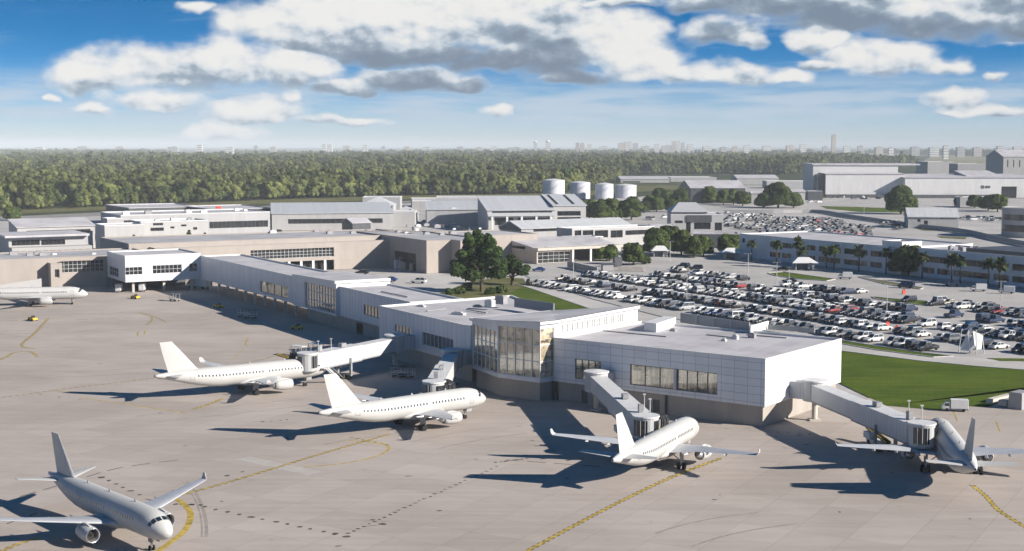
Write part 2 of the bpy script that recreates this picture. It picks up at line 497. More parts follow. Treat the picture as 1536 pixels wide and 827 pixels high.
hz = MB(); hz.box((0, 15000, 61.85), (48000, 52000, 126.3))
hzo = hz.build('haze', None, kind='stuff')
hm = bpy.data.materials.new('pale_air'); hm.use_nodes = True
hn = NT(hm.node_tree)
for n in list(hn.n):
    if n.type != 'OUTPUT_MATERIAL': hn.n.remove(n)
pv = hn.node('ShaderNodeVolumePrincipled')
pv.inputs['Color'].default_value = (.86, .94, 1.0, 1)
pv.inputs['Density'].default_value = 0.00008
pv.inputs['Anisotropy'].default_value = -.2
hn.l.new(pv.outputs[0], [x for x in hn.n if x.type == 'OUTPUT_MATERIAL'][0].inputs['Volume'])
hzo.data.materials.clear(); hzo.data.materials.append(hm)

# ------------------------------------------------------------------ the ground
def sheet(name, pts, z, mat, kind='structure'):
    mb = MB()
    mb.face([(p[0], p[1], z) for p in pts])
    me = mb.data(name, mat)
    o = bpy.data.objects.new(name, me); COL.objects.link(o); o['kind'] = kind
    bm = bmesh.new(); bm.from_mesh(me)
    bmesh.ops.triangulate(bm, faces=bm.faces[:])
    bmesh.ops.recalc_face_normals(bm, faces=bm.faces[:])
    for f in bm.faces:
        if f.normal.z < 0: f.normal_flip()
    bm.to_mesh(me); bm.free()
    return o

def ground_mat():
    m, nt, b = new_mat('ground_cover', .9, .1)
    p = nt.geo()
    n1 = nt.noise(nt.mapping(p, sc=(1, .35, 1)), .0016, 5, .55)
    n2 = nt.noise(p, .03, 5, .65)
    wood = nt.mix(nt.smooth(n2, .35, .65), rgb((.022, .034, .014)), rgb((.055, .07, .028)))
    fld = nt.mix(nt.smooth(nt.noise(p, .004, 3), .4, .6), rgb((.13, .14, .06)), rgb((.24, .22, .13)))
    nt.put(b.inputs['Base Color'], nt.mix(nt.smooth(n1, .52, .60), wood, fld))
    return m

def paving_mat(name, c1, c2, slab=6.0, rot=0.0, joint=.85, streak=.5, stain=.35):
    m, nt, b = new_mat(name, .85, .15)
    p = nt.geo()
    n1 = nt.noise(p, .03, 6, .6)
    n2 = nt.noise(nt.mapping(p, rot=(0, 0, rot + .2), sc=(.03, .5, 1)), 1.0, 7, .72)
    n3 = nt.noise(p, .45, 5, .7)
    f = nt.math('ADD', nt.math('MULTIPLY', n1, 1 - streak), nt.math('MULTIPLY', n2, streak))
    col = nt.mix(nt.smooth(f, .36, .64), rgb(c1), rgb(c2))
    rp = nt.mapping(p, rot=(0, 0, rot))
    sp = nt.node('ShaderNodeSeparateXYZ'); nt.put(sp.inputs[0], rp)
    ed = None; cells = []
    for o in (sp.outputs[0], sp.outputs[1]):
        q = nt.math('DIVIDE', o, slab)
        cells.append(nt.math('FLOOR', q))
        e = nt.math('LESS_THAN', nt.math('FRACT', q), .14 / slab)
        ed = e if ed is None else nt.math('MAXIMUM', ed, e)
    wn = nt.node('ShaderNodeTexWhiteNoise', noise_dimensions='2D'); nt.put(wn.inputs[0], nt.comb(cells[0], cells[1]))
    k = nt.math('MULTIPLY_ADD', wn.outputs[0], .10, .95)
    k = nt.math('MULTIPLY', k, nt.mixf(ed, 1.0, joint))
    k = nt.math('MULTIPLY', k, nt.smooth(n3, .60, .80, 1.0, 1 - stain))
    spots = nt.noise(nt.mapping(p, (9, 4, 0), (0, 0, .5), (.25, 1, 1)), .12, 6, .72)
    k = nt.math('MULTIPLY', k, nt.smooth(spots, .62, .78, 1.0, 1 - stain))
    nt.put(b.inputs['Base Color'], nt.mix(1.0, col, nt.comb(k, k, k), 'MULTIPLY'))
    bp = nt.node('ShaderNodeBump'); bp.inputs['Strength'].default_value = .15; bp.inputs['Distance'].default_value = .05
    nt.put(bp.inputs['Height'], nt.noise(p, 3, 3)); nt.l.new(bp.outputs[0], b.inputs['Normal'])
    return m

def grass_mat(name, c1, c2, c3, dry=.0):
    m, nt, b = new_mat(name, .9, .1)
    p = nt.geo()
    n = nt.noise(p, .06, 5, .65)
    s = nt.noise(nt.mapping(p, rot=(0, 0, .25), sc=(.05, .6, 1)), 1.0, 5, .6)
    f = nt.noise(p, 1.6, 4, .7)
    col = nt.mix(nt.smooth(n, .35, .65), rgb(c1), rgb(c2))
    col = nt.mix(nt.math('MULTIPLY', nt.smooth(s, .45, .70), .85), col, rgb(c3))
    k = nt.smooth(f, .25, .75, .72, 1.22)
    nt.put(b.inputs['Base Color'], nt.mix(1.0, col, nt.comb(k, k, k), 'MULTIPLY'))
    bp = nt.node('ShaderNodeBump'); bp.inputs['Strength'].default_value = .6; bp.inputs['Distance'].default_value = .2
    nt.put(bp.inputs['Height'], f); nt.l.new(bp.outputs[0], b.inputs['Normal'])
    return m

GM = ground_mat()
gs = MB()
for i in range(12):
    for j in range(12):
        x0, y0 = -22000 + i * 3600, -8000 + j * 3800
        gs.face([(x0, y0, -.30), (x0 + 3600, y0, -.30), (x0 + 3600, y0 + 3800, -.30), (x0, y0 + 3800, -.30)])
gs.build('ground', GM, kind='structure')

APRON = paving_mat('apron_concrete', (.352, .308, .274), (.440, .390, .355), 7.5, R(30), .86, .40, .30)
LAND = paving_mat('landside_concrete', (.36, .345, .335), (.45, .435, .42), 9.0, R(30), .9, .35, .25)
ROAD = paving_mat('light_road_concrete', (.43, .415, .395), (.50, .485, .465), 6.0, R(30), .85, .3, .12)
ASPH = paving_mat('runway_asphalt', (.20, .195, .185), (.29, .28, .265), 40, 0, .95, .6, .2)
LAWN = grass_mat('mown_lawn', (.050, .086, .008), (.082, .122, .011), (.120, .140, .018))
ROUGH = grass_mat('rough_grass', (.085, .095, .03), (.14, .135, .055), (.2, .18, .1))
FIELD = grass_mat('pale_field', (.17, .18, .09), (.25, .23, .14), (.30, .27, .18))

sheet('landside_pavement', [G(-500, 335), G(150, 322), G(420, 312), G(640, 304), G(830, 303), G(1010, 292), G(1060, 278), G(1240, 278),
                            G(1250, 294), G(1700, 300), (420, 320), (60, 260), (-60, 240), (-300, 300), (-420, 400)], -.12, LAND)
sheet('apron', [(-420, -120), (330, -120), (330, 262), (95, 275), (45, 300), (10, 330), (-20, 390), (-95, 520), (-140, 560), (-320, 470), (-420, 400)], 0.0, APRON)
sheet('road', [G(655, 404), G(700, 402), G(760, 398), G(800, 420), G(890, 449), G(1000, 477), G(1150, 497), G(1252, 511), G(1400, 531), G(1500, 540), G(1700, 552),
               G(1700, 566), G(1470, 549.5), G(1380, 541), G(1250, 524), G(1100, 503), G(960, 484), G(880, 461), G(800, 433), G(770, 424), G(690, 432), G(640, 440), G(600, 436), G(585, 420), G(560, 412)], -.06, ROAD)
sheet('lawn', [G(1200, 518), G(1250, 525.5), G(1380, 542), G(1470, 550.5), G(1700, 567), G(1700, 560), G(1640, 575), G(1545, 585), G(1480, 611.5), G(1440, 609), G(1410, 616), G(1330, 609), G(1255, 573), G(1200, 540)], .02, LAWN)
sheet('lawn', [G(640, 444), G(700, 432), G(770, 425), G(800, 434.5), G(880, 462), G(960, 485.5), G(1100, 504.5), G(1200, 518), G(1210, 530), G(1100, 540), G(900, 530), G(760, 475), G(640, 452)], .02, LAWN)
sheet('lawn', [G(668, 446), G(672, 436), G(700, 424), G(745, 416), G(785, 418), G(790, 426), G(770, 438), G(735, 447), G(690, 450)], .05, ROUGH)
sheet('grass_verge', [G(1240, 507), G(1300, 517), G(1380, 529), G(1430, 534.5), G(1400, 536), G(1320, 526), G(1240, 512)], -.03, LAWN)
sheet('grass_verge', [G(1480, 537), G(1560, 538), G(1560, 542), G(1500, 541.5)], -.03, LAWN)
sheet('grass_island', [G(1152, 410), G(1175, 408), G(1210, 413), G(1253, 419), G(1240, 421.5), G(1190, 418), G(1160, 413)], -.02, LAWN)
sheet('grass_island', [G(1308, 445), G(1335, 448), G(1392, 452), G(1390, 458.5), G(1350, 454), G(1312, 448)], -.02, LAWN)
sheet('grass_island', [G(1288, 416), G(1340, 424), G(1385, 432), G(1380, 434), G(1330, 427)], -.02, ROUGH)
sheet('grass_island', [G(1376, 343), G(1420, 343.5), G(1424, 346), G(1385, 346)], -.02, ROUGH)
sheet('grass_island', [G(1405, 354), G(1450, 356), G(1448, 359), G(1412, 357)], -.02, ROUGH)
sheet('grass_verge', [G(1230, 309), G(1330, 312), G(1380, 315), G(1380, 319), G(1290, 318), G(1240, 313)], -.02, LAWN)
sheet('grass_verge', [G(955, 279), G(1035, 278), G(1040, 284), G(960, 286)], -.02, ROUGH)
sheet('grass_verge', [G(640, 318), G(668, 318), G(672, 323), G(640, 322)], -.02, ROUGH)
KERB = plain('kerb_concrete', (.44, .43, .41), .85, .15, var=.1)
def kerb(pts, z=.02):
    mb = MB()
    pp = [V_(p) for p in pts]
    for a, b in zip(pp, pp[1:]): mb.bar((a.x, a.y, z), (b.x, b.y, z), .35, .26)
    mb.build('kerb', KERB, kind='structure')
def V_(p): return Vector((p[0], p[1], 0))
kerb([G(1250, 525.2), G(1380, 541.7), G(1470, 550.2), G(1600, 560)])
kerb([G(770, 424.7), G(800, 434.2), G(880, 461.7), G(960, 485.2), G(1100, 504.2), G(1200, 517.7)])
for isl in ([(1152, 410), (1175, 408), (1210, 413), (1253, 419), (1240, 421.5), (1190, 418), (1160, 413), (1152, 410)], [(1308, 445), (1335, 448), (1392, 452), (1390, 458.5), (1350, 454), (1312, 448), (1308, 445)], [(1288, 416), (1340, 424), (1385, 432), (1380, 434), (1330, 427), (1288, 416)],
            [(1240, 507), (1300, 517), (1380, 529), (1430, 534.5), (1400, 536), (1320, 526), (1240, 512)], [(700, 402), (760, 398), (800, 420), (890, 449), (1000, 477), (1150, 497), (1240, 509)]):
    kerb([G(*p) for p in isl])
sheet('airfield_grass', [G(-300, 336), G(0, 321.5), G(160, 315), G(300, 310), G(430, 305), G(620, 298.5), G(840, 296), G(1000, 285), G(1000, 277), G(840, 290), G(620, 293), G(420, 299), G(250, 306), G(0, 316), G(-300, 329)], -.10, ROUGH)
sheet('runway', [G(-300, 341), G(0, 325.5), G(150, 318.5), G(300, 313), G(450, 306.5), G(620, 301), G(820, 297.5), G(820, 299.5), G(620, 304), G(450, 311), G(300, 318), G(150, 324), G(0, 330), G(-300, 346)], -.08, ASPH)
sheet('field', [G(10, 234.5), G(200, 234.0), G(205, 231.5), G(15, 232)], -.15, FIELD)
sheet('field', [G(420, 229.5), G(640, 230), G(650, 228), G(430, 228)], -.15, FIELD)
sheet('field', [G(880, 232.5), G(1010, 233), G(1005, 228.5), G(895, 228.5)], -.15, FIELD)
sheet('field', [G(1090, 236.5), G(1360, 239), G(1375, 233), G(1290, 229.5), G(1110, 231)], -.15, FIELD)
sheet('field', [G(1380, 245), G(1480, 247), G(1490, 236), G(1400, 233)], -.15, FIELD)

# ------------------------------------------------------------------ painted lines and marks on the apron
YEL = plain('yellow_line_paint', (.40, .295, .065), .7, .2, var=.35, scale=.8)
BLK = plain('black_line_border', (.05, .05, .045), .8, .2, var=.3, scale=.8)
PALE = plain('fresh_concrete_patch', (.425, .395, .37), .8, .2, var=.06)
DARKM = plain('dark_joint_stain', (.085, .078, .072), .85, .15, var=.3, scale=1.5)

def smooth_line(pts, n=6):
    out = []
    P = [pts[0]] + pts + [pts[-1]]
    for i in range(1, len(P) - 2):
        for k in range(n):
            t = k / n
            a, b, c, d = P[i - 1], P[i], P[i + 1], P[i + 2]
            out.append(.5 * ((2 * b) + (c - a) * t + (2 * a - 5 * b + 4 * c - d) * t * t + (-a + 3 * b - 3 * c + d) * t ** 3))
    out.append(pts[-1])
    return out

def strip(mb, pts, w, z, dash=None):
    L = 0.0
    for a, b in zip(pts, pts[1:]):
        d = (b - a); n = Vector((-d.y, d.x, 0)).normalized() * (w / 2)
        seg = d.length
        if dash is None:
            mb.face([(a - n).to_tuple()[:2] + (z,), (b - n).to_tuple()[:2] + (z,), (b + n).to_tuple()[:2] + (z,), (a + n).to_tuple()[:2] + (z,)])
        else:
            on, per = dash
            s = -(L % per)
            while s < seg:
                u0, u1 = max(0, s) / seg, min(seg, s + on) / seg
                if u1 > u0:
                    p, q = a + d * u0, a + d * u1
                    mb.face([(p.x - n.x, p.y - n.y, z), (q.x - n.x, q.y - n.y, z), (q.x + n.x, q.y + n.y, z), (p.x + n.x, p.y + n.y, z)])
                s += per
        L += seg

LINES = [   # pixels along the line, yellow width, with black border
    ([(785, 830), (900, 768), (985, 726), (1040, 703), (1083, 687)], .75, True),
    ([(255, 747), (330, 727), (410, 703), (475, 683), (540, 664), (585, 651)], .62, True),
    ([(252, 745), (270, 752), (284, 766), (285, 780), (276, 797), (258, 812), (235, 828), (215, 842)], 1.15, False),
    ([(455, 700), (500, 697), (545, 690), (575, 680), (583, 671), (566, 665), (520, 661)], .55, False),
    ([(120, 597), (200, 608), (280, 620)], .5, False),
    ([(290, 614), (312, 607), (335, 598)], .8, True),
    ([(-40, 602), (80, 586), (150, 577), (240, 566)], .28, True),
    ([(80, 586), (125, 589)], .4, False),
    ([(330, 552), (390, 540), (445, 526), (490, 522)], .3, True),
    ([(-10, 482), (72, 478), (140, 472), (210, 469), (250, 484)], .35, True),
    ([(72, 478), (52, 500), (32, 518), (54, 524)], .6, True),
    ([(0, 540), (12, 534), (22, 529), (45, 528), (56, 535)], .7, True),
    ([(208, 470), (228, 477), (220, 488)], .4, True),
    ([(208, 497), (206, 503), (212, 503)], .5, False), ([(216, 502), (218, 496)], .5, False),
    ([(360, 507), (372, 508), (368, 515), (372, 520)], .45, False),
    ([(366, 524), (350, 537)], .3, False),
    ([(1458, 728), (1478, 744), (1496, 764), (1520, 780), (1545, 795)], .75, True),
    ([(0, 828), (30, 815), (60, 806)], .7, True),
    ([(1430, 617), (1436, 632)], .35, False), ([(1494, 632), (1500, 648)], .35, False),
    ([(525, 656), (585, 668)], .3, True),
]
yl, bl = MB(), MB()
for pts, w, border in LINES:
    P = smooth_line([G(*p) for p in pts])
    if border: strip(bl, P, w * .8 + .3, .004, (.8, 1.5))
    strip(yl, P, w * .78, .008)
yl.build('yellow_taxi_lines', YEL, kind='structure')
bl.build('black_line_borders', BLK, kind='structure')

dk = MB()
def blot(px, py, rx, ry, rot=0.0):
    c = G(px, py); n = 9
    pts = []
    for i in range(n):
        t = 2 * math.pi * i / n; k = random.uniform(.75, 1.2)
        x, y = math.cos(t) * rx * k, math.sin(t) * ry * k
        pts.append((c.x + x * math.cos(rot) - y * math.sin(rot), c.y + x * math.sin(rot) + y * math.cos(rot), .006))
    dk.face(pts)
def dots(p, q, n, r=.45, jit=.2):
    for i in range(n):
        t = i / max(1, n - 1)
        blot(p[0] + (q[0] - p[0]) * t + random.uniform(-1, 1) * jit * 8, p[1] + (q[1] - p[1]) * t + random.uniform(-1, 1) * jit * 2, r * random.uniform(.7, 1.4), r * random.uniform(.8, 1.4))
dots((288, 757), (520, 805), 14, .42); dots((522, 800), (745, 700), 30, .28); dots((152, 716), (208, 742), 6, .45)
dots((262, 757), (300, 758), 4, .5); dots((340, 714), (362, 708), 2, .4); dots((395, 633), (432, 630), 4, .3)
dots((120, 600), (60, 592), 3, .3); dots((745, 694), (790, 688), 9, .3); dots((1165, 648), (1215, 652), 4, .35); dots((560, 780), (575, 786), 2, .4)
for k in range(60):
    blot(random.uniform(0, 1536), 440 + 390 * random.random() ** 1.5, random.uniform(.2, .8), random.uniform(.1, .35), .3)
jl = [[(30, 745), (100, 725), (180, 702), (280, 689)], [(10, 786), (55, 770)], [(115, 480), (200, 476)], [(900, 700), (760, 690)]]
for p in jl: strip(dk, smooth_line([G(*q) for q in p]), .32, .005, (3.2, 4.6))
ty = MB()
TYR = plain('tyre_mark', (.288, .258, .236), .85, .15, var=.18, scale=.5)
for k, (px, py, hx, hy) in enumerate(((560, 655, .84, .55), (700, 655, .76, .64), (300, 760, .3, -.95), (150, 560, .9, .3), (420, 560, .84, .55), (350, 615, .84, .55), (60, 500, .97, .22), (1080, 790, .8, .55))):
    c = G(px, py); h = Vector((hx, hy, 0)); s_ = Vector((-hy, hx, 0))
    L_ = random.uniform(14, 40); bend = random.uniform(-6, 6)
    for off in (-3.8, 3.8) if k % 2 else (-.3, .3):
        pts_ = [c + h * (t - .5) * L_ + s_ * (off + bend * (t - .5) ** 2) for t in np.linspace(0, 1, 9)]
        strip(ty, pts_, random.uniform(.25, .5), .003)
ty.build('tyre_marks', TYR, kind='structure')
dk.build('apron_stains', DARKM, kind='structure')
pt = MB()
pt.face([tuple(G(354, 689).xy) + (.004,), tuple(G(374, 685).xy) + (.004,), tuple(G(482, 708).xy) + (.004,), tuple(G(462, 713).xy) + (.004,)])
pt.build('fresh_concrete_patch', PALE, kind='structure')
# car bay lines in the parking lot come with the cars

# ------------------------------------------------------------------ building helpers
def V2(p): return Vector((p[0], p[1], 0))

def wall(mb, A, B, z0, z1, openings=(), depth=.35, z1b=None, mi=0, rmi=None):
    """one wall face from A to B (left to right seen from outside), cut with recessed openings (t0,t1,za,zb)"""
    A, B = V2(A), V2(B)
    L = (B - A).length; d = (B - A) / L; n = Vector((d.y, -d.x, 0))
    z1b = z1 if z1b is None else z1b
    ts = sorted({0.0, L, *[max(0, min(L, o[0])) for o in openings], *[max(0, min(L, o[1])) for o in openings]})
    zs = sorted({z0, *[o[2] for o in openings], *[o[3] for o in openings]})
    zs = [z for z in zs if z0 <= z < min(z1, z1b) - .01]
    def top(t): return z1 + (z1b - z1) * t / L
    def P(t, z): return (A.x + d.x * t, A.y + d.y * t, z)
    for t0, t1 in zip(ts, ts[1:]):
        if t1 - t0 < 1e-4: continue
        for i, za in enumerate(zs):
            last = i == len(zs) - 1
            zb0 = top(t0) if last else zs[i + 1]; zb1 = top(t1) if last else zs[i + 1]
            tm, zm = (t0 + t1) / 2, (za + min(zb0, zb1)) / 2
            if any(o[0] < tm < o[1] and o[2] < zm < o[3] for o in openings): continue
            mb.face([P(t0, za), P(t1, za), P(t1, zb1), P(t0, zb0)], [(t0, za), (t1, za), (t1, zb1), (t0, zb0)], mi)
    for t0, t1, za, zb in openings:
        t0, t1 = max(0, t0), min(L, t1)
        i = -n * depth
        q = [Vector(P(t0, za)), Vector(P(t1, za)), Vector(P(t1, zb)), Vector(P(t0, zb))]
        for a, b in ((0, 1), (1, 2), (2, 3), (3, 0)):
            mb.face([q[a], q[a] + i, q[b] + i, q[b]], None, mi if rmi is None else rmi)

def window(parent, A, B, t0, t1, za, zb, nx=4, nz=1, glass=None, frame=None, depth=.3, bar=.12, name='window', fname='frame'):
    A, B = V2(A), V2(B)
    d = (B - A).normalized(); n = Vector((d.y, -d.x, 0))
    L = (B - A).length
    t0, t1 = max(0, t0), min(L, t1)
    o = A - n * depth
    g = MB()
    P = lambda t, z, k=0.0: Vector((o.x + d.x * t + n.x * k, o.y + d.y * t + n.y * k, z))
    g.face([P(t0, za), P(t1, za), P(t1, zb), P(t0, zb)])
    w = g.build(name, glass or MAT['glass'], parent)
    f = MB()
    for i in range(nx + 1):
        t = t0 + (t1 - t0) * i / nx
        t = min(max(t, t0 + bar / 2), t1 - bar / 2)
        f.bar(P(t, za, .06), P(t, zb, .06), bar, .12) if False else f.mesh(*_mull(P(t, za, .07), P(t, zb, .07), d * (bar / 2), n * .07))
    for j in range(nz + 1):
        z = za + (zb - za) * j / nz
        z = min(max(z, za + bar / 2), zb - bar / 2)
        f.mesh(*_mull2(P(t0, z, .06), P(t1, z, .06), bar / 2, n * .075))
    f.build(fname, frame or MAT['frame'], w)
    return w

_BOX = [(3, 2, 1, 0), (4, 5, 6, 7), (0, 1, 5, 4), (1, 2, 6, 5), (2, 3, 7, 6), (3, 0, 4, 7)]
def _mull(p0, p1, hd, hn):
    return [p + a * hd + b * hn for p in (p0, p1) for a, b in ((-1, 1), (1, 1), (1, -1), (-1, -1))], [tuple(reversed(q)) for q in _BOX]
def _mull2(p0, p1, h, hn):
    u = Vector((0, 0, h))
    return [p + a * u + b * hn for p in (p0, p1) for a, b in ((-1, 1), (1, 1), (1, -1), (-1, -1))], _BOX

def inset(poly, k):
    out = []; n = len(poly)
    for i in range(n):
        a, b, c = V2(poly[i - 1]), V2(poly[i]), V2(poly[(i + 1) % n])
        d0, d1 = (b - a).normalized(), (c - b).normalized()
        n0, n1 = Vector((-d0.y, d0.x, 0)), Vector((-d1.y, d1.x, 0))
        m = n0 + n1
        m = m / max(.3, m.length_squared) * 2 if m.length_squared > 1e-6 else n0
        out.append(b + m * k)
    return out

def roof_flat(parent, poly, z, mat, coping=None, drop=.35, rim=.35, lift=.12, zs=None, name='roof'):
    """sunk membrane and a coping ring; zs gives one height per corner when the roof is tilted"""
    n = len(poly); zs = zs or [z] * n
    i1, o1 = inset(poly, rim), inset(poly, -.05)
    mb = MB(); mb.face([(p.x, p.y, h - drop) for p, h in zip(i1, zs)])
    r = mb.build(name, mat, parent)
    cp = MB()
    for i in range(n):
        j = (i + 1) % n
        a0, a1, b0, b1 = o1[i], o1[j], i1[i], i1[j]
        za, zb = zs[i] + lift, zs[j] + lift
        cp.face([(a0.x, a0.y, za), (a1.x, a1.y, zb), (b1.x, b1.y, zb), (b0.x, b0.y, za)])
        cp.face([(b0.x, b0.y, za), (b1.x, b1.y, zb), (b1.x, b1.y, zs[j] - drop - .01), (b0.x, b0.y, zs[i] - drop - .01)])
        cp.face([(a0.x, a0.y, zs[i] - .14), (a1.x, a1.y, zs[j] - .14), (a1.x, a1.y, zb), (a0.x, a0.y, za)])
    cp.build('coping', coping or MAT['coping'], r)
    return r

def on(A, B, px, z=7.0):
    A, B = V2(A), V2(B); d = (B - A).normalized()
    return tcol(A, d, px, z)

def opening(A, B, px0, px1, py0, py1):
    """opening between two columns of the photograph, its rows read at the first column"""
    A, B = V2(A), V2(B); d = (B - A).normalized()
    t0, t1 = on(A, B, px0), on(A, B, px1)
    y = A.y + d.y * t0
    return (t0, t1, zrow(y, py1), zrow(y, py0))

# ------------------------------------------------------------------ the new white concourse
conc = empty('airport_concourse', (0, 0, 0), 'long white panelled concourse on a beige base, angled around the apron', 'airport building')
UW, BW = [], []
P0 = V2((46.6, 254.9)); e1 = Vector((-.8, .6, 0)); e2 = Vector((.6, .8, 0))
Q0 = P0 + e1 * 47.6
ZP = 3.9
# head: the low end block
head = [Q0, P0, P0 + e2 * 34, Q0 + e2 * 34]
hz1 = 12.8
w_small = opening(Q0, P0, 862.5, 901.5, 538.5, 568)
w_big = opening(Q0, P0, 945, 1076, 546, 577)
mb = MB()
wall(mb, head[0], head[1], ZP, hz1, [w_small, w_big])
mb.build('upper_wall', MAT['panel_grid'], conc)
mb = MB()
wall(mb, head[1], head[2], ZP, hz1); wall(mb, head[2], head[3], ZP, hz1)
mb.face([(p.x, p.y, ZP) for p in reversed(head)])
mb.build('upper_wall', MAT['panel_plain'], conc)
window(conc, head[0], head[1], *w_small, nx=4, nz=2, glass=MAT['glass_bay'], frame=MAT['frame_dark'])
tm = w_big[0] + (w_big[1] - w_big[0]) * .53
window(conc, head[0], head[1], w_big[0], tm - .25, *w_big[2:], nx=3, nz=1, glass=MAT['glass_bay'], frame=MAT['frame_dark'], bar=.14)
window(conc, head[0], head[1], tm + .25, w_big[1], *w_big[2:], nx=4, nz=1, glass=MAT['glass_bay'], frame=MAT['frame_dark'], bar=.14)
m2 = MB(); m2.box(tuple((V2(Q0) - e1 * tm + Vector((-.6, -.8, 0)) * -.0).to_tuple()[:2]) + ((w_big[2] + w_big[3]) / 2,), (.5, .55, w_big[3] - w_big[2]), math.atan2(-.6, .8))
m2.build('window_pier', MAT['panel_plain'], conc)
roof_flat(conc, head, hz1, MAT['roof'])
hb = inset(head, .7)
d1 = (on(hb[0], hb[1], 872.5, 1.5), on(hb[0], hb[1], 881.5, 1.5)); d2 = (on(hb[0], hb[1], 979.5, 1.5), on(hb[0], hb[1], 989.5, 1.5))
mb = MB(); wall(mb, hb[0], hb[1], 0, ZP, [(d1[0], d1[1], 0.02, 2.6), (d2[0], d2[1], .02, 2.6)]); wall(mb, hb[1], hb[2], 0, ZP); wall(mb, hb[2], hb[3], 0, ZP)
mb.build('base_wall', MAT['concrete_base'], conc)
for t0, t1 in (d1, d2):
    A, B = hb[0], hb[1]; dd = (B - A).normalized(); nn = Vector((dd.y, -dd.x, 0))
    q = MB(); c = A + dd * ((t0 + t1) / 2) - nn * .25
    q.box((c.x, c.y, 1.3), (t1 - t0, .08, 2.56), math.atan2(dd.y, dd.x)); dr = q.build('door', MAT['frame_dark'], conc)
for px in (833.5, 1000):   # downpipes / joints down the base
    t = on(hb[0], hb[1], px, 2); c = hb[0] + (hb[1] - hb[0]).normalized() * t
    q = MB(); q.box((c.x - .2, c.y - .25, ZP / 2), (.35, .3, ZP - .02), .4); q.build('downpipe', MAT['frame_dark'], conc)

# bay: the tall glazed corner with its lifted roof
b1 = V2((5.7, 281.2)); b2 = V2((-3.0, 288.0)); b3 = V2((-8.6, 300.2))
Q1 = Q0 + e2 * .4
br = V2((28.0, 310.0)); bl_ = V2((9.0, 326.0))
bay = [b3, b2, b1, Q1, br, bl_]
bz = [14.3, 15.3, 15.9, 15.9, 15.9, 12.9]
mb = MB()
GL0 = 4.7
for i, (A, B, gtop) in enumerate(((b3, b2, 13.6), (b2, b1, 14.9), (b1, Q1, 15.0))):
    L = (B - A).length
    wall(mb, A, B, ZP, bz[i], [(.12, L - .12, GL0, gtop)], .3, bz[i + 1])
    window(conc, A, B, .12, L - .12, GL0, gtop, nx=(6, 5, 1)[i], nz=3, glass=MAT['glass_bay'], frame=MAT['coping'], bar=.16, name='curtain_wall')
LQ = (br - Q1).length
wall(mb, Q1, br, hz1 - .3, 15.9, [(2.0, LQ - 6, hz1 + .7, hz1 + 2.35)], .25)
wall(mb, br, bl_, hz1 - .3, 15.9, z1b=12.9); wall(mb, bl_, b3, ZP, 12.9, z1b=14.3)
mb.face([(p.x, p.y, ZP) for p in reversed(bay)])
mb.build('upper_wall', MAT['panel_plain'], conc)
window(conc, Q1, br, 2.0, LQ - 6, hz1 + .7, hz1 + 2.35, nx=26, nz=1, glass=MAT['coping'], frame=MAT['soffit'], bar=.1, depth=.2, name='clerestory')
# roof plate overhanging the glass
ro = inset(bay, -.55); ro[3], ro[4] = Q1 + Vector((.5, -.35, 0)), br + Vector((.5, -.35, 0)); ro[5] = bl_
mb = MB(); n = len(ro)
tp = [(p.x, p.y, z + .55) for p, z in zip(ro, bz)]; bt = [(p.x, p.y, z - .05) for p, z in zip(ro, bz)]
mb.mesh(bt + tp, [tuple(range(n - 1, -1, -1))] + [(i, (i + 1) % n, n + (i + 1) % n, n + i) for i in range(n)])
ef = mb.build('roof_edge', MAT['coping'], conc)
q = MB(); ri = inset(ro, .35); q.face([(p.x, p.y, z + .57) for p, z in zip(ri, bz)]); q.build('roof', MAT['roof'], conc)
mb = MB(); bb = inset(bay, .8)
for i in range(3): wall(mb, bb[i], bb[i + 1], 0, ZP)
mb.build('base_wall', MAT['concrete_base'], conc)

# the middle block beside the bay
va, vb = V2((-9.0, 304.0)), V2((-32.9, 344.0))
va2, vb2 = va + Vector((.858, .513, 0)) * 26, vb + Vector((.80, .60, 0)) * 41
mid = [vb, va, va2, vb2]; mz = 12.4
wm1 = opening(vb, va, 592, 617, 486, 497); wm2 = opening(vb, va, 633, 680, 497.5, 517)
mb = MB(); wall(mb, vb, va, ZP, mz, [wm1, wm2]); mb.build('upper_wall', MAT['panel_vert'], conc)
mb = MB(); wall(mb, va, va2, ZP, mz); wall(mb, va2, vb2, ZP, mz); wall(mb, vb2, vb, ZP, mz)
mb.face([(p.x, p.y, ZP) for p in reversed(mid)]); mb.build('upper_wall', MAT['panel_plain'], conc)
window(conc, vb, va, *wm1, nx=5, nz=1, glass=MAT['glass_bay'], frame=MAT['frame'])
window(conc, vb, va, *wm2, nx=8, nz=1, glass=MAT['glass'], frame=MAT['frame'])
roof_flat(conc, mid, mz, MAT['roof'])
mb = MB(); ib = inset(mid, .8); wall(mb, ib[0], ib[1], 0, ZP); wall(mb, ib[3], ib[0], 0, ZP); mb.build('base_wall', MAT['concrete_base'], conc)

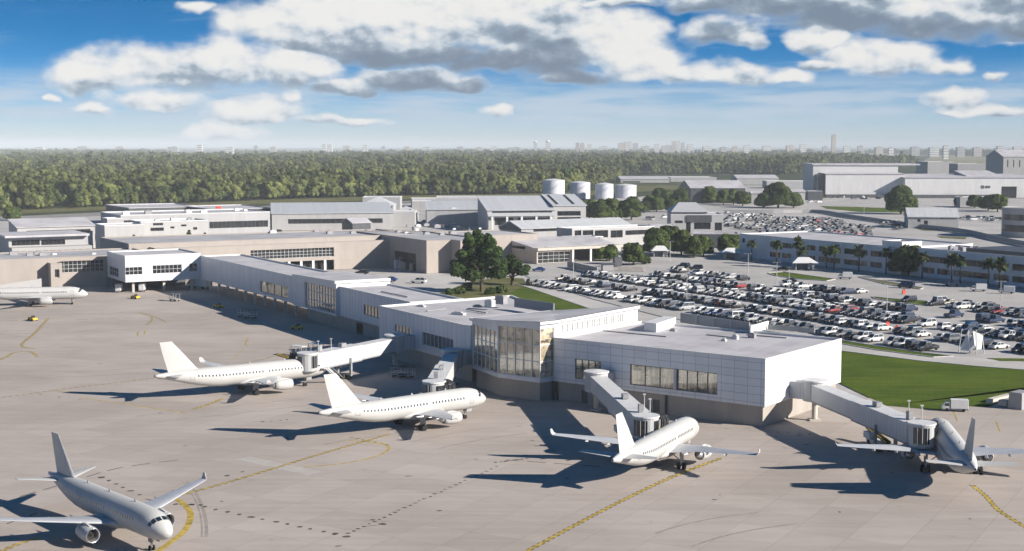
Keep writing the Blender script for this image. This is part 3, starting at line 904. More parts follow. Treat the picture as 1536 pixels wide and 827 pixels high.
# the connector running back to the old terminal
O = V2((-64.0, 420.0)); N3 = Vector((-.866, -.5, 0))
def C(s, n=0.0): return O + E3 * s + N3 * n
SL, SR, CW = 97.0, -76.0, 15.5
cz = 12.2
conp = [C(SL), C(SR), C(SR, -CW), C(SL, -CW)]
LC = (conp[1] - conp[0]).length
cw1 = opening(conp[0], conp[1], 390.5, 432, 421, 437.5)
cw2 = opening(conp[0], conp[1], 545.5, 575, 456.5, 472)
tg0, tg1 = on(conp[0], conp[1], 443, 12), on(conp[0], conp[1], 509, 10)
mb = MB(); wall(mb, conp[0], conp[1], ZP, cz, [cw1, cw2]); mb.build('upper_wall', MAT['panel_vert'], conc)
mb = MB(); wall(mb, conp[2], conp[3], ZP, cz); mb.face([(p.x, p.y, ZP) for p in reversed(conp)]); mb.build('upper_wall', MAT['panel_plain'], conc)
window(conc, conp[0], conp[1], *cw1, nx=4, nz=1, glass=MAT['glass_bay'], frame=MAT['frame_dark'])
window(conc, conp[0], conp[1], *cw2, nx=6, nz=1, glass=MAT['glass'], frame=MAT['frame_dark'])
roof_flat(conc, conp, cz, MAT['roof'])
# raised glazed bay half way along
dC = (conp[1] - conp[0]).normalized(); nC = Vector((dC.y, -dC.x, 0))
ga, gb = conp[0] + dC * tg0 + nC * 1.0, conp[0] + dC * tg1 + nC * 1.0
gp = [ga, gb, gb - nC * 16.8, ga - nC * 16.8]
gL = (gb - ga).length; g0 = on(ga, gb, 457, 8)
mb = MB(); wall(mb, ga, gb, ZP - .1, 13.1, [(g0, gL - .5, 4.2, 11.7)], .5); wall(mb, gb, gp[2], ZP - .1, 13.1); wall(mb, gp[3], ga, ZP - .1, 13.1); wall(mb, gp[2], gp[3], 12, 13.1)
mb.face([(p.x, p.y, ZP - .1) for p in reversed(gp)])
mb.build('upper_wall', MAT['panel_vert'], conc)
window(conc, ga, gb, g0, gL - .5, 4.2, 11.7, nx=11, nz=3, glass=MAT['glass'], frame=MAT['frame'], depth=.45, bar=.2, name='curtain_wall')
mb = MB(); go = [ga + nC * .3, gb + nC * .5 + dC * .4, gp[2] + dC * .4, gp[3]]
mb.prism(go, 13.1, [13.2, 13.9, 13.9, 13.2]); mb.build('roof', MAT['coping'], conc)
q = MB(); gi = inset(go, .4); q.face([(p.x, p.y, z) for p, z in zip(gi, (13.22, 13.90, 13.90, 13.22))]); q.build('roof', MAT['roof'], conc)
# base under the connector: solid near the head, columns further back
sb = on(conp[0], conp[1], 457, 2)
kA, kB = conp[0] + dC * sb - nC * .9, conp[1] - nC * .9
mb = MB(); LB = (kB - kA).length
wall(mb, kA, kB, 0, ZP, [(LB * .50, LB * .56, .02, 3.1)]); wall(mb, kA - nC * 14, kA, 0, ZP); wall(mb, kB - nC * 14, kA - nC * 14, 0, ZP)
mb.build('base_wall', MAT['concrete_base'], conc)
s = sb - 8.5
while s > 3:
    for off in (.7, CW - .7):
        c = conp[0] + dC * s - nC * off
        q = MB(); q.box((c.x, c.y, ZP / 2), (.75, .75, ZP), math.atan2(dC.y, dC.x)); q.build('column', MAT['column'], conc)
    s -= 9.2
# pod at the far end with its own windows
pl, pi = C(97, 27.2), C(97, 0)
pl2, pi2 = C(122, 27.2), C(122, 0)
pod = [pl, pi, pi2, pl2]; pz = 13.2
po = [opening(pl, pi, 188, 213.5, 401.5, 413), opening(pl, pi, 229, 272.7, 398.5, 411), opening(pl, pi, 284, 296, 395.5, 407.5)]
po = [(a, min(b, 26.6), c, d) for a, b, c, d in po]
pw_ = opening(pl2, pl, 164, 177.5, 399, 412)
mb = MB(); wall(mb, pl, pi, ZP, pz, po); wall(mb, pl2, pl, ZP, pz, [pw_]); wall(mb, pi2, pl2, ZP, pz); wall(mb, pi, pi2, ZP, pz)
mb.face([(p.x, p.y, ZP) for p in reversed(pod)]); mb.build('upper_wall', MAT['panel_pod'], conc)
for w, nx in zip(po, (4, 7, 2)): window(conc, pl, pi, *w, nx=nx, nz=2, glass=MAT['glass_dark'], frame=MAT['frame'])
window(conc, pl2, pl, *pw_, nx=4, nz=2, glass=MAT['glass_dark'], frame=MAT['frame'])
roof_flat(conc, pod, pz, MAT['roof'])
for a in (99, 120):
    for b in (3, 13, 24):
        c = C(a, b); q = MB(); q.box((c.x, c.y, ZP / 2), (.8, .8, ZP), .52); q.build('column', MAT['column'], conc)
mb = MB(); wall(mb, C(116, 27), C(116, 0), 0, ZP); mb.build('base_wall', MAT['dark_wall'], conc)  # dark wall under the pod; shade of the opening painted into its colour
# rooftop screens and plant
def fence_screen(a, b, z0, z1, th=.25, name='roof_screen', mat=None):
    q = MB(); a, b = V2(a), V2(b); d = (b - a).normalized(); n = Vector((d.y, -d.x, 0)) * (th / 2)
    q.prism([a + n, b + n, b - n, a - n], z0, z1); return q.build(name, mat or MAT['screen'], conc)
hr = hz1 - .35
fence_screen(G(1021, 484, hr), G(1124, 499, hr), hr, hr + 2.2)
for t in (.25, .5, .75):
    c = G(1021, 484, hr).lerp(G(1124, 499, hr), t); q = MB(); q.bar((c.x - .4, c.y - .5, hr), (c.x - .2, c.y - .3, hr + 2.0), .15, .15); q.build('screen_post', MAT['frame'], conc)
q = MB(); c = G(966, 497, hr); d_ = (G(996, 487, hr) - c); q.prism([c, c + Vector((1.2, -1.0, 0)) * 2, c + d_ + Vector((2.4, -2, 0)), c + d_], hr, hr + 1.9); q.build('rooftop_parapet', MAT['coping'], conc)
fence_screen(G(1125, 501, hr), G(1152, 493, hr), hr, hr + 1.7, .3, 'rooftop_parapet', MAT['coping'])
fence_screen(G(1152, 494, hr), G(1222, 499.5, hr), hr, hr + 1.0, .3, 'rooftop_parapet', MAT['soffit'])
bzr = 13.4
fence_screen(G(772, 457, bzr), G(831, 466, bzr), bzr - .6, bzr + 1.7)
for k, (px, py, z, sz) in enumerate(((735, 459, 13.0, (2.2, 1.6, 1.6)), (752, 455, 13.2, (2.6, 1.8, 2.0)), (688, 472, 12.1, (3.6, 1.2, .7)), (716, 460, 12.6, (2.0, 1.2, .5)),
                                     (1103, 509, hr, (1.2, 1, 1.0)), (1128, 507, hr, (1.5, 1, 1.1)), (1086, 512, hr, (1.0, .8, .6)), (1010, 497, hr, (1.4, 1, .6)), (632, 460, 12.1, (2.4, 1, .5)))):
    c = G(px, py, z)
    q = MB(); q.box((c.x, c.y, z - .2 + sz[2] / 2), sz, -.64); q.box((c.x, c.y, z - .2 + sz[2] + .1), (sz[0] * .6, sz[1] * .6, .2), -.64)
    bevel(q.build('rooftop_unit', MAT['gse_grey'] if k % 2 else MAT['frame'], conc), .04)
for (pa, pb, z) in (((1060, 503), (1105, 508), hr), ((905, 497), (1000, 506), hr), ((572, 438), (612, 446), 12.0), ((700, 465), (730, 470), 12.3), ((640, 467), (668, 464), 12.15), ((1120, 503), (1180, 508), hr)):
    a, b = G(*pa, z), G(*pb, z); q = MB(); q.bar((a.x, a.y, z + .1), (b.x, b.y, z + .1), .35, .25); q.build('roof_duct', MAT['gse_grey'], conc)

# ------------------------------------------------------------------ the old beige terminal
term = empty('terminal_building', (0, 0, 0), 'long beige terminal with flat grey roofs and recessed window band behind the white concourse', 'airport terminal')
def vol(parent, poly, z, wallmat, roofmat, openings={}, z0=0.0, wins={}, coping=None, lift=.12):
    mb = MB()
    for i in range(len(poly)):
        A, B = poly[i], poly[(i + 1) % len(poly)]
        wall(mb, A, B, z0, z, openings.get(i, []), .9 if i in openings else .3)
    mb.build('wall', wallmat, parent)
    roof_flat(parent, poly, z, roofmat, coping or wallmat, lift=lift)
tl, tr = V2((-222, 473.9)), V2((-134, 524.7))
t1p = [tl, tr, tr + E3 * 34, tl + E3 * 34]
o1 = opening(tl, tr, 90, 156.5, 392.5, 410)
vol(term, t1p, 11.4, MAT['beige'], MAT['roof_grey'], {0: [o1]})
window(term, tl, tr, *o1, nx=10, nz=3, glass=MAT['glass_dark'], frame=MAT['frame'], depth=.85)
# small lift tower on the left front
tb = on(tl, tr, 72, 5); A_ = tl + M * tb; tb2 = on(tl, tr, 89, 5); B_ = tl + M * tb2
stp = [A_ + D * 5, B_ + D * 5, B_ + E3 * .2, A_ + E3 * .2]
o2 = ((tb2 - tb) * .35, (tb2 - tb) * .75, 4.5, 7.5)
vol(term, stp, 9.6, MAT['beige'], MAT['roof_grey'], {0: [o2]}); window(term, stp[0], stp[1], *o2, nx=1, nz=1, glass=MAT['glass_dark'], depth=.8)
ta, tbb = V2((-151, 550.5)), V2((-42, 613.5))
vol(term, [ta, tbb, tbb + E3 * 42, ta + E3 * 46], 13.2, MAT['beige'], MAT['roof_grey'])
t3a, t3b = V2((-140, 547.5)), V2((-52.6, 598))
g1 = opening(t3a, t3b, 376, 501, 377, 392)
g1 = (g1[0], g1[1], 5.6, 9.4); g2 = (g1[0], g1[1], .02, 4.2)
vol(term, [t3a, t3b, t3b + E3 * 9.0, t3a + E3 * 9.0], 11.6, MAT['beige'], MAT['roof_grey'], {0: [g1, g2]})
window(term, t3a, t3b, *g1, nx=22, nz=3, glass=MAT['glass_dark'], frame=MAT['frame'], depth=.85)
q = MB(); wall(q, t3a + E3 * 2.5 - M * 0, t3b + E3 * 2.5, 0, 5.0); q.build('recess_wall', MAT['dark'], term)  # near-black wall; the open bay's shade is put into its colour
for t in np.linspace(g2[0] + 6, g2[1] - 4, 6):
    c = t3a + M * t + E3 * .3; q = MB(); q.box((c.x, c.y, 2.1), (1.0, .5, 4.2), math.pi / 6); q.build('column', MAT['coping'], term)
F4, R4 = V2((-34.7, 567)), V2((-24.9, 572.7))
o4 = opening(t3b, F4, 591.5, 624, 376, 391); o5 = opening(t3b, F4, 607.5, 614, 394, 400); o6 = opening(t3b, F4, 618, 624, 396, 400)
o5 = (o5[0], o5[1], .02, 3.6); o6 = (o6[0], o6[1], .02, 3.4)
X4, Y4 = R4 + D * 8, R4 + D * 8 + M * 16
vol(term, [t3b, F4, R4, X4, Y4, Y4 + E3 * 66, t3b + E3 * 40], 13.4, MAT['beige'], MAT['roof_grey'], {0: [o4, o5, o6]})
window(term, t3b, F4, *o4, nx=4, nz=1, glass=MAT['glass_dark'], frame=MAT['frame_dark'], depth=.85)
for o in (o5, o6): window(term, t3b, F4, *o, nx=2, nz=1, glass=MAT['dark'], frame=MAT['frame_dark'], depth=.8, name='door')
c = t3b + D * 9 + N3 * .9
q = MB(); q.box((c.x, c.y, 1.9), (1.6, 1.6, 3.8), .52); q.build('doorway_box', MAT['coping'], term)
t5a, t5b = V2((-30, 615.9)), V2((11.7, 639.9))
vol(term, [t5a, t5b, t5b + E3 * 34, t5a + E3 * 34], 11.7, MAT['beige'], MAT['roof'])
# glass hall and entrance canopy
c0 = V2((10.9, 614.0)); c1 = c0 + M * 46
vol(term, [c0, c0 + M * 18, c0 + M * 18 + E3 * 27, c0 + E3 * 27], 5.6, MAT['beige_pale'], MAT['roof'], {0: [(.6, 17.5, .1, 5.0)]})
window(term, c0, c0 + M * 18, .6, 17.5, .1, 5.0, nx=6, nz=3, glass=MAT['glass_dark'], frame=MAT['frame'], depth=.7)
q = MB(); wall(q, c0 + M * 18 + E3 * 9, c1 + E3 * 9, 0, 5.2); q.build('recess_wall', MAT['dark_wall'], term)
q = MB(); q.prism([c0 + D * 1.0, c1 + D * 1.0, c1 + E3 * 10, c0 + E3 * 10], 5.75, 6.9); q.build('canopy', MAT['column'], term)
q = MB(); q.prism([c0 + E3 * 4, c1 + E3 * 6, c1 + E3 * 28, c0 + E3 * 28], 6.9, [7.0, 7.0, 9.6, 9.6]); q.build('canopy_roof', MAT['roof'], term)
for t in (18.5, 28, 37, 45.5):
    c = c0 + M * t - E3 * .3; q = MB(); q.box((c.x, c.y, 2.88), (.9, .9, 5.74), math.pi / 6); q.build('column', MAT['coping'], term)
for k in range(26):   # plant on the old roofs
    px, py, z = random.choice(((random.uniform(400, 560), random.uniform(346, 351), 12.9), (random.uniform(585, 735), random.uniform(338, 356), 13.0), (random.uniform(10, 150), random.uniform(380, 386), 11.1), (random.uniform(600, 700), random.uniform(340, 352), 13.0)))
    c = G(px, py, z); s_ = random.uniform(.8, 2.2)
    q = MB(); q.box((c.x, c.y, z - .2 + s_ * .35), (s_ * 1.5, s_, s_ * .7), .52); q.box((c.x, c.y, z - .2 + s_ * .75), (s_ * .7, s_ * .5, s_ * .12), .52)
    q.build('rooftop_unit', MAT['gse_grey'] if k % 3 else MAT['coping'], term)

# ------------------------------------------------------------------ buildings further off
def far(name, label, cat, px0, d0, px1, ytop, depth, dirn=M, roof='flat', rise=3.0, wmat='white_wall', rmat='roof', wins=(), group=None, wglass='glass_dark', nx=4, overhang=.6, y1=None, zfix=None):
    A = at(px0, d0, 0); A.z = 0
    z = zfix or zrow(d0, ytop)
    if y1 is not None:
        B = at(px1, y1, 0); B.z = 0
    else:
        B = A + dirn * tcol(A, dirn, px1, z)
    d = (B - A).normalized(); n = Vector((d.y, -d.x, 0)); L = (B - A).length
    Cc, Dd = B - n * depth, A - n * depth
    root = empty(name, A, label, cat, group)
    ops = [opening(A, B, *w) for w in wins]
    ops = [(max(.2, o[0]), min(L - .2, o[1]), max(.05, o[2]), min(z - .3, o[3])) for o in ops]
    ops = [o for o in ops if o[1] > o[0] and o[3] > o[2]]
    mb = MB()
    wall(mb, A, B, 0, z, ops, .4); wall(mb, B, Cc, 0, z); wall(mb, Cc, Dd, 0, z); wall(mb, Dd, A, 0, z)
    mid0, mid1 = (A + Dd) / 2, (B + Cc) / 2
    if roof == 'gable':
        for p, q_, r_ in ((B, Cc, mid1), (Dd, A, mid0)):
            mb.face([(p.x, p.y, z), (q_.x, q_.y, z), (r_.x, r_.y, z + rise)])
    if roof == 'shed':
        mb.face([(B.x, B.y, z), (Cc.x, Cc.y, z), (Cc.x, Cc.y, z + rise)]); mb.face([(Dd.x, Dd.y, z), (A.x, A.y, z), (Dd.x, Dd.y, z + rise)])
        mb.face([(Cc.x, Cc.y, z), (Dd.x, Dd.y, z), (Dd.x, Dd.y, z + rise), (Cc.x, Cc.y, z + rise)])
    mb.build('wall', MAT[wmat], root)
    for o in ops:
        window(root, A, B, *o, nx=nx, nz=1, glass=MAT[wglass], frame=MAT['frame_dark'], depth=.35)
    if roof == 'flat':
        roof_flat(root, [A, B, Cc, Dd], z, MAT[rmat], MAT['coping'] if wmat != 'dark_wall' else MAT['roof'], lift=.25)
    else:
        ov = overhang
        a, b, c_, e_ = A + n * ov - d * ov, B + n * ov + d * ov, Cc - n * ov + d * ov, Dd - n * ov - d * ov
        r = MB(); th = .35
        def slab(pts):
            uv = [((Vector(p) - A).dot(d), (Vector(p) - A).dot(n)) for p in pts]
            r.face(pts, uv)
            low = [(p[0], p[1], p[2] - th) for p in pts]
            r.face(list(reversed(low)))
            for i in range(len(pts)):
                j = (i + 1) % len(pts); r.face([low[i], low[j], pts[j], pts[i]])
        T = lambda p, h: (p.x, p.y, h)
        k = rise / (depth / 2) * ov if roof != 'shed' else rise / depth * ov
        if roof == 'gable':
            m0, m1 = (a + e_) / 2, (b + c_) / 2
            slab([T(a, z - k + th), T(b, z - k + th), T(m1, z + rise + th), T(m0, z + rise + th)])
            slab([T(c_, z - k + th), T(e_, z - k + th), T(m0, z + rise + th), T(m1, z + rise + th)])
        elif roof == 'shed':
            slab([T(a, z - k + th), T(b, z - k + th), T(c_, z + rise + k + th), T(e_, z + rise + k + th)])
        elif roof == 'hip':
            hl = min(L, depth) / 2 + ov
            m0, m1 = (a + e_) / 2 + d * hl, (b + c_) / 2 - d * hl
            if (m1 - m0).dot(d) < .5: m0 = m1 = (a + c_) / 2
            zz_ = z + th
            if (m1 - m0).length < .1:
                for p, q_ in ((a, b), (b, c_), (c_, e_), (e_, a)): slab([T(p, zz_), T(q_, zz_), T(m0, zz_ + rise)])
            else:
                slab([T(a, zz_), T(b, zz_), T(m1, zz_ + rise), T(m0, zz_ + rise)]); slab([T(c_, zz_), T(e_, zz_), T(m0, zz_ + rise), T(m1, zz_ + rise)])
                slab([T(b, zz_), T(c_, zz_), T(m1, zz_ + rise)]); slab([T(e_, zz_), T(a, zz_), T(m0, zz_ + rise)])
        r.build('roof', MAT[rmat], root)
    return root, A, B, z

def clutter(root, A, B, z, n, depth, s=(1.0, 2.4)):
    d = (B - A).normalized(); nn = Vector((d.y, -d.x, 0)); L = (B - A).length
    for k in range(n):
        p = A + d * random.uniform(.05, .95) * L - nn * random.uniform(.15, .85) * depth
        h = random.uniform(*s)
        q = MB(); q.box((p.x, p.y, z - .4 + h * .4), (h * 1.6, h, h * .8), math.atan2(d.y, d.x)); q.box((p.x, p.y, z - .4 + h * .9), (h * .7, h * .6, h * .2), 0)
        q.build('rooftop_unit', random.choice([MAT['gse_grey'], MAT['coping'], MAT['frame']]), root)

# left group, behind the beige wing
r = far('glazed_hall', 'two-tier pale glazed hall with overhanging flat roof at the far left, behind the beige wing', 'airport building', 14, 600, 132, 357.5, 26, wins=[(18, 60, 361, 369), (62, 98, 360, 368)], nx=6, wmat='grey_wall')
q = MB(); A, B, z = r[1], r[2], r[3]; q.prism([A + D * 3 - M * 2, B + D * 3, B + E3 * 27, A + E3 * 27 - M * 2], z + .25, z + 1.1); q.build('roof_plate', MAT['roof'], r[0])
q = MB(); a = A + D * 7 - M * 0; b = B + D * 7; q.prism([a, b, b + E3 * 6.9, a + E3 * 6.9], 0, zrow(600, 371)); lw = q.build('lower_hall', MAT['white_wall'], r[0])
for k in range(11):
    c = a + (b - a) * ((k + .6) / 11.2) + D * .06; h = zrow(600, 373)
    q = MB(); q.box((c.x, c.y, h - 2.2), (2.3, .12, 2.6), math.pi / 6); q.build('window', MAT['glass_dark'], r[0])
r = far('low_hall', 'long low white roofed hall with a dark strip of windows below its eave, far left', 'airport building', 27, 690, 142, 342, 22, roof='shed', rise=3.0, wins=[(40, 136, 346.5, 351)], nx=12, rmat='roof')
far('flat_shed', 'low shed with a black window strip and pale flat roof behind the long low hall', 'shed', 34, 735, 122, 333.5, 16, wins=[(38, 118, 334.5, 337.5)], nx=10, wmat='grey_wall')
far('service_block', 'white windowless block with a dark grey end, beside two small conifers', 'building', 158, 655, 216, 339, 18)
far('plant_tower', 'small square white tower rising above the windowless block', 'building', 162, 690, 183, 328.5, 10)
r = far('office_block', 'white two-storey block with a few short dark windows behind the two conifer pairs', 'building', 212, 672, 312, 333.5, 20, wins=[(230, 245, 335, 338.5), (226, 246, 342, 347), (256, 262, 340, 343), (272, 280, 337, 340), (290, 296, 341, 345)], nx=3); clutter(*r[:4], 5, 20)
r = far('long_hall', 'long hall under a wide flat grey roof in front of the dark walled sheds', 'airport building', 182, 760, 405, 323.5, 44, wmat='grey_wall', rmat='roof_grey', wins=[(186, 226, 331, 334.5), (314, 402, 333, 343)], nx=14); clutter(*r[:4], 7, 40)
far('dark_shed', 'flat-roofed hall with a long plain dark wall beside the runway', 'shed', 194, 905, 303, 312.5, 60, wmat='dark_wall', rmat='roof')
r = far('dark_shed', 'flat-roofed hall with a dark wall and a small red topped mast beside its twin', 'shed', 318, 880, 410, 314.5, 60, wmat='dark_wall', rmat='roof')
q = MB(); c = at(328.5, 868); q.box((c.x, c.y, 6), (3, 3, 12), .52); q.build('mast', MAT['white_wall'], r[0])
q = MB(); q.box((c.x, c.y, 13.2), (3.2, 1.2, 2.0), .52); q.build('beacon', MAT['orange_red'], r[0])
r = far('metal_roof_hall', 'wide hall with sloping metal roof and dark window band, left of the pyramid roof', 'airport building', 408, 855, 590, 321, 46, dirn=Vector((.985, .17, 0)), roof='shed', rise=4.5, rmat='metal_roof', wins=[(432, 574, 329, 336)], nx=20)
q = MB(); A, B, z = r[1], r[2], r[3]
far('pitched_annex', 'small dark fronted annex with a white pitched roof at the end of the window band', 'building', 529, 835, 556, 335, 16, roof='gable', rise=2.4, wmat='dark_wall')
r = far('pavilion', 'square pavilion with a tall pale pyramid roof standing above the hall roofs', 'building', 541, 990, 590, 309, 22, dirn=Vector((1, 0, 0)), roof='hip', rise=6.0, rmat='metal_roof', wins=[(545, 552, 310, 316), (556, 562, 310, 316), (566, 588, 310, 313)], nx=2)
far('blue_roof_shed', 'grey-blue roofed shed just behind the pyramid roof', 'shed', 544, 1060, 600, 296, 20, dirn=Vector((1, 0, 0)), wmat='grey_wall', rmat='roof_grey')
far('pavilion', 'low block with a half pyramid roof and dark openings right of the tall pyramid roof', 'building', 590, 930, 624, 322, 24, dirn=Vector((1, 0, 0)), roof='hip', rise=5, rmat='metal_roof', wins=[(594, 612, 322.5, 326)], nx=3)
far('flat_annex', 'low flat-roofed white annex in front of the pyramid roof', 'building', 570, 890, 622, 318, 22, dirn=Vector((1, 0, 0)), wins=[(572, 586, 318.7, 322)], nx=3)
far('white_shed', 'short white shed with flat roof between the pyramid roof and the grey gables', 'shed', 618, 1100, 645, 302, 16, dirn=Vector((1, 0, 0)))
far('grey_shed', 'dark grey roofed long shed behind the white trailers, edge of the runway', 'shed', 618, 1180, 672, 299, 30, dirn=Vector((1, .1, 0)).normalized(), wmat='grey_wall', rmat='roof_grey')
r = far('gabled_hall', 'grey hall with a pale pitched roof left of the largest metal roof', 'airport building', 640, 900, 728, 315, 34, dirn=Vector((1, .08, 0)).normalized(), roof='shed', rise=4.0, rmat='metal_roof', wmat='grey_wall'); clutter(*r[:4], 3, 20)
far('back_hall', 'long grey flat-roofed hall in front of the trees and behind the largest metal roof', 'shed', 655, 1130, 764, 297, 40, dirn=Vector((1, .05, 0)).normalized(), wmat='grey_wall', rmat='roof_grey')
r = far('main_hall', 'largest hall with wide pale metal roof, white columns and dark glazing', 'airport building', 731, 850, 832, 316, 40, dirn=Vector((.985, .17, 0)), roof='shed', rise=7.0, rmat='metal_roof', wins=[(742, 770, 327, 338), (777, 828, 327, 338), (738, 828, 317.5, 320)], nx=8)
A, B = r[1], r[2]
for k in range(5):
    c = A + (B - A) * ((k + .3) / 4.6) + Vector((.17, -.985, 0)) * 2.2; q = MB(); q.box((c.x, c.y, 4.5), (1.3, 1.0, 9), .17); q.build('column', MAT['coping'], r[0])
q = MB(); q.prism([A + Vector((.17, -.985, 0)) * 3, B + Vector((.17, -.985, 0)) * 3, B, A], 9.0, [9.2, 9.2, 11.0, 11.0]); q.build('canopy', MAT['metal_roof'], r[0])
r = far('end_hall', 'hall end with two dark roof slots and recessed balcony beside the largest metal roof', 'airport building', 830, 862, 879, 309, 36, dirn=Vector((.985, .17, 0)), roof='shed', rise=5.5, rmat='metal_roof', wins=[(836, 871, 317, 324), (836, 871, 326, 331)], nx=4)
A, B, z = r[1], r[2], r[3]
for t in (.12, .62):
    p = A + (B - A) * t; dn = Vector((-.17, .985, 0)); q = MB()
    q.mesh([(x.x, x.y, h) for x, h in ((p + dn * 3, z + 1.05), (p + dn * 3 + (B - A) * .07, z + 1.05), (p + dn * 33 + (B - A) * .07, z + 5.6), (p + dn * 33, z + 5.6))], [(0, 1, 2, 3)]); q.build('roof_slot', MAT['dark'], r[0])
r = far('ridge_canopy', 'long low gabled canopy with a dark open end, below the largest metal roof', 'canopy', 782, 690, 946, 343.5, 22, roof='gable', rise=3.2, rmat='metal_roof', wmat='grey_wall', wins=[(800, 930, 344.5, 348)], nx=16)
q = MB(); A = r[1]; q.mesh([(x.x, x.y, h) for x, h in ((A - M * .1, .1), (A - M * .1 + E3 * 22, .1), (A - M * .1 + E3 * 22, r[3] - .3), (A - M * .1 + E3 * 11, r[3] + 2.7), (A - M * .1, r[3] - .3))], [(4, 3, 2, 1, 0)]); q.build('painted_open_end', MAT['dark_wall'], r[0])  # flat dark sheet; shade inside the canopy end is painted on
r = far('colonnade', 'white colonnade with a flat roof edge and dark bays beside the canopy trees', 'building', 858, 676, 982, 344, 14, rmat='roof', wins=[(862, 872, 346, 356), (874, 890, 346, 356), (892, 912, 346, 357), (916, 934, 346, 357), (938, 975, 346, 353)], nx=2, wmat='white_wall')
far('plant_room', 'low dark slatted plant room on the roof deck beside the white colonnade', 'building', 858, 655, 905, 357, 10, wmat='grey_wall', rmat='roof_grey', wins=[(862, 900, 358, 362)], nx=8)
r = far('vaulted_lobby', 'small white lobby with a curved roof left of the pyramid-roofed office', 'building', 975, 745, 1008, 346, 12, dirn=Vector((1, 0, 0)), wins=[(978, 990, 347, 352)], nx=3)
q = MB(); A, B, z = r[1], r[2], r[3]
rings = []
for x in (A, B):
    rings.append([(x.x, x.y + 6 - 6.4 * math.cos(t), z + .3 + 3.0 * math.sin(t)) for t in np.linspace(0, math.pi, 9)])
q.loft(rings); q.build('vault', MAT['roof'], r[0])
r = far('control_office', 'white three-storey office with a pale pyramid roof and dark entrance bay beside the car park', 'office', 1006, 790, 1085, 322, 26, dirn=Vector((1, -.03, 0)).normalized(), wins=[(1029, 1036, 326, 349), (1041, 1066, 334, 344), (1012, 1024, 331, 335), (1072, 1083, 334, 346)], nx=2, rmat='roof')
A, B, z = r[1], r[2], r[3]
q = MB(); a = A + (B - A) * .30 + Vector((0, -.5, 0)); b = A + (B - A) * .78 + Vector((0, -.5, 0)); q.prism([a, b, b + Vector((0, .4, 0)), a + Vector((0, .4, 0))], z - 4.2, z - .4); q.build('louvred_band', MAT['dark_wall'], r[0])
q = MB(); a = A + (B - A) * .03 + Vector((0, 1, 0)); b = A + (B - A) * .70 + Vector((0, 1, 0)); c_ = b + Vector((0, 24, 0)); d_ = a + Vector((0, 24, 0)); m_ = (a + c_) / 2
q.prism([a, b, c_, d_], z, z + 1.4); q.build('roof_band', MAT['grey_wall'], r[0])
q = MB(); hp = [(p.x, p.y, z + 1.4) for p in (a + Vector((-1, -1, 0)), b + Vector((1, -1, 0)), c_ + Vector((1, 1, 0)), d_ + Vector((-1, 1, 0)))] + [(m_.x - 5, m_.y, z + 6.4), (m_.x + 5, m_.y, z + 6.4)]
q.mesh(hp, [(0, 1, 5, 4), (1, 2, 5), (2, 3, 4, 5), (3, 0, 4), (3, 2, 1, 0)]); q.build('pyramid_roof', MAT['metal_roof'], r[0])
far('link_block', 'low dark block with a pale flat roof joining the office to the blue-white offices', 'building', 1040, 712, 1108, 351, 16, dirn=Vector((1, -.12, 0)).normalized(), wmat='dark_wall', rmat='roof')

# white two-storey offices along the far side of the car park
AO, BO = V2((106, 650.6)), V2((156.4, 563.3))
def offices(name, label, A, B, z, depth, rows):
    root = empty(name, A, label, 'office')
    A, B = V2(A), V2(B); d = (B - A).normalized(); n = Vector((d.y, -d.x, 0)); L = (B - A).length
    ops = [o for o in rows if o[1] < L + .1]
    poly = [A, B, B - n * depth, A - n * depth]
    mb = MB()
    wall(mb, A, B, 0, z, ops, .5); wall(mb, B, poly[2], 0, z); wall(mb, poly[2], poly[3], 0, z); wall(mb, poly[3], A, 0, z)
    mb.build('wall', MAT['office_white'], root)
    for o in ops: window(root, A, B, *o, nx=max(1, round((o[1] - o[0]) / 2.5)), nz=1, glass=MAT['glass_dark'], frame=MAT['frame_dark'], depth=.45, bar=.09)
    roof_flat(root, poly, z, MAT['roof'], MAT['coping'], lift=.2)
    return root
ow = [(on(AO, BO, 1113, 7), on(AO, BO, 1117.5, 7), 7.0, 9.0)]
for a, b in ((1155, 1171), (1173, 1187), (1210, 1223), (1228, 1261), (1266, 1301), (1306, 1323)):
    t0, t1 = on(AO, BO, a, 7), on(AO, BO, b, 7)
    ow += [(t0, t1, 6.3, 8.6), (t0, t1, 1.8, 4.0)]
of1 = offices('office_building', 'long white two-storey office with short dark window strips, left of the stair tower', AO, BO, 10.9, 42, ow)
tw0 = on(AO, BO, 1324, 7); ta_ = AO + D * tw0 - Vector((-.866, -.5, 0)) * -0.3
tw = empty('stair_tower', AO + D * tw0, 'white square stair tower with a sunlit side between the two office blocks', 'stair tower')
a = AO + D * tw0 + N3 * .4; b = AO + D * (tw0 + 11) + N3 * .4
mb = MB(); tp_ = [a, b, b + M * 11, a + M * 11]
so = [(2.5, 3.5, 8, 10.5), (5.0, 6.0, 8.5, 11)]
wall(mb, a, b, 0, 13.2); wall(mb, b, tp_[2], 0, 13.2, so); wall(mb, tp_[2], tp_[3], 0, 13.2); wall(mb, tp_[3], a, 0, 13.2)
mb.build('wall', MAT['office_white'], tw); roof_flat(tw, tp_, 13.2, MAT['roof'])
for o in so: window(tw, b, tp_[2], *o, nx=1, nz=1, glass=MAT['glass_dark'], frame=MAT['frame_dark'])
A2, B2 = V2((159.5, 559.5)), V2((159.5, 559.5)) + D * 118
ow2 = []
for a, b in ((1374, 1424), (1430, 1485), (1490, 1513), (1518, 1560)):
    t0, t1 = on(A2, B2, a, 7), on(A2, B2, b, 7); ow2.append((t0, t1, 6.0, 8.4))
for a, b in ((1384, 1402), (1406, 1425), (1430, 1485), (1490, 1513), (1518, 1560)):
    t0, t1 = on(A2, B2, a, 3), on(A2, B2, b, 3); ow2.append((t0, t1, 1.6, 3.9))
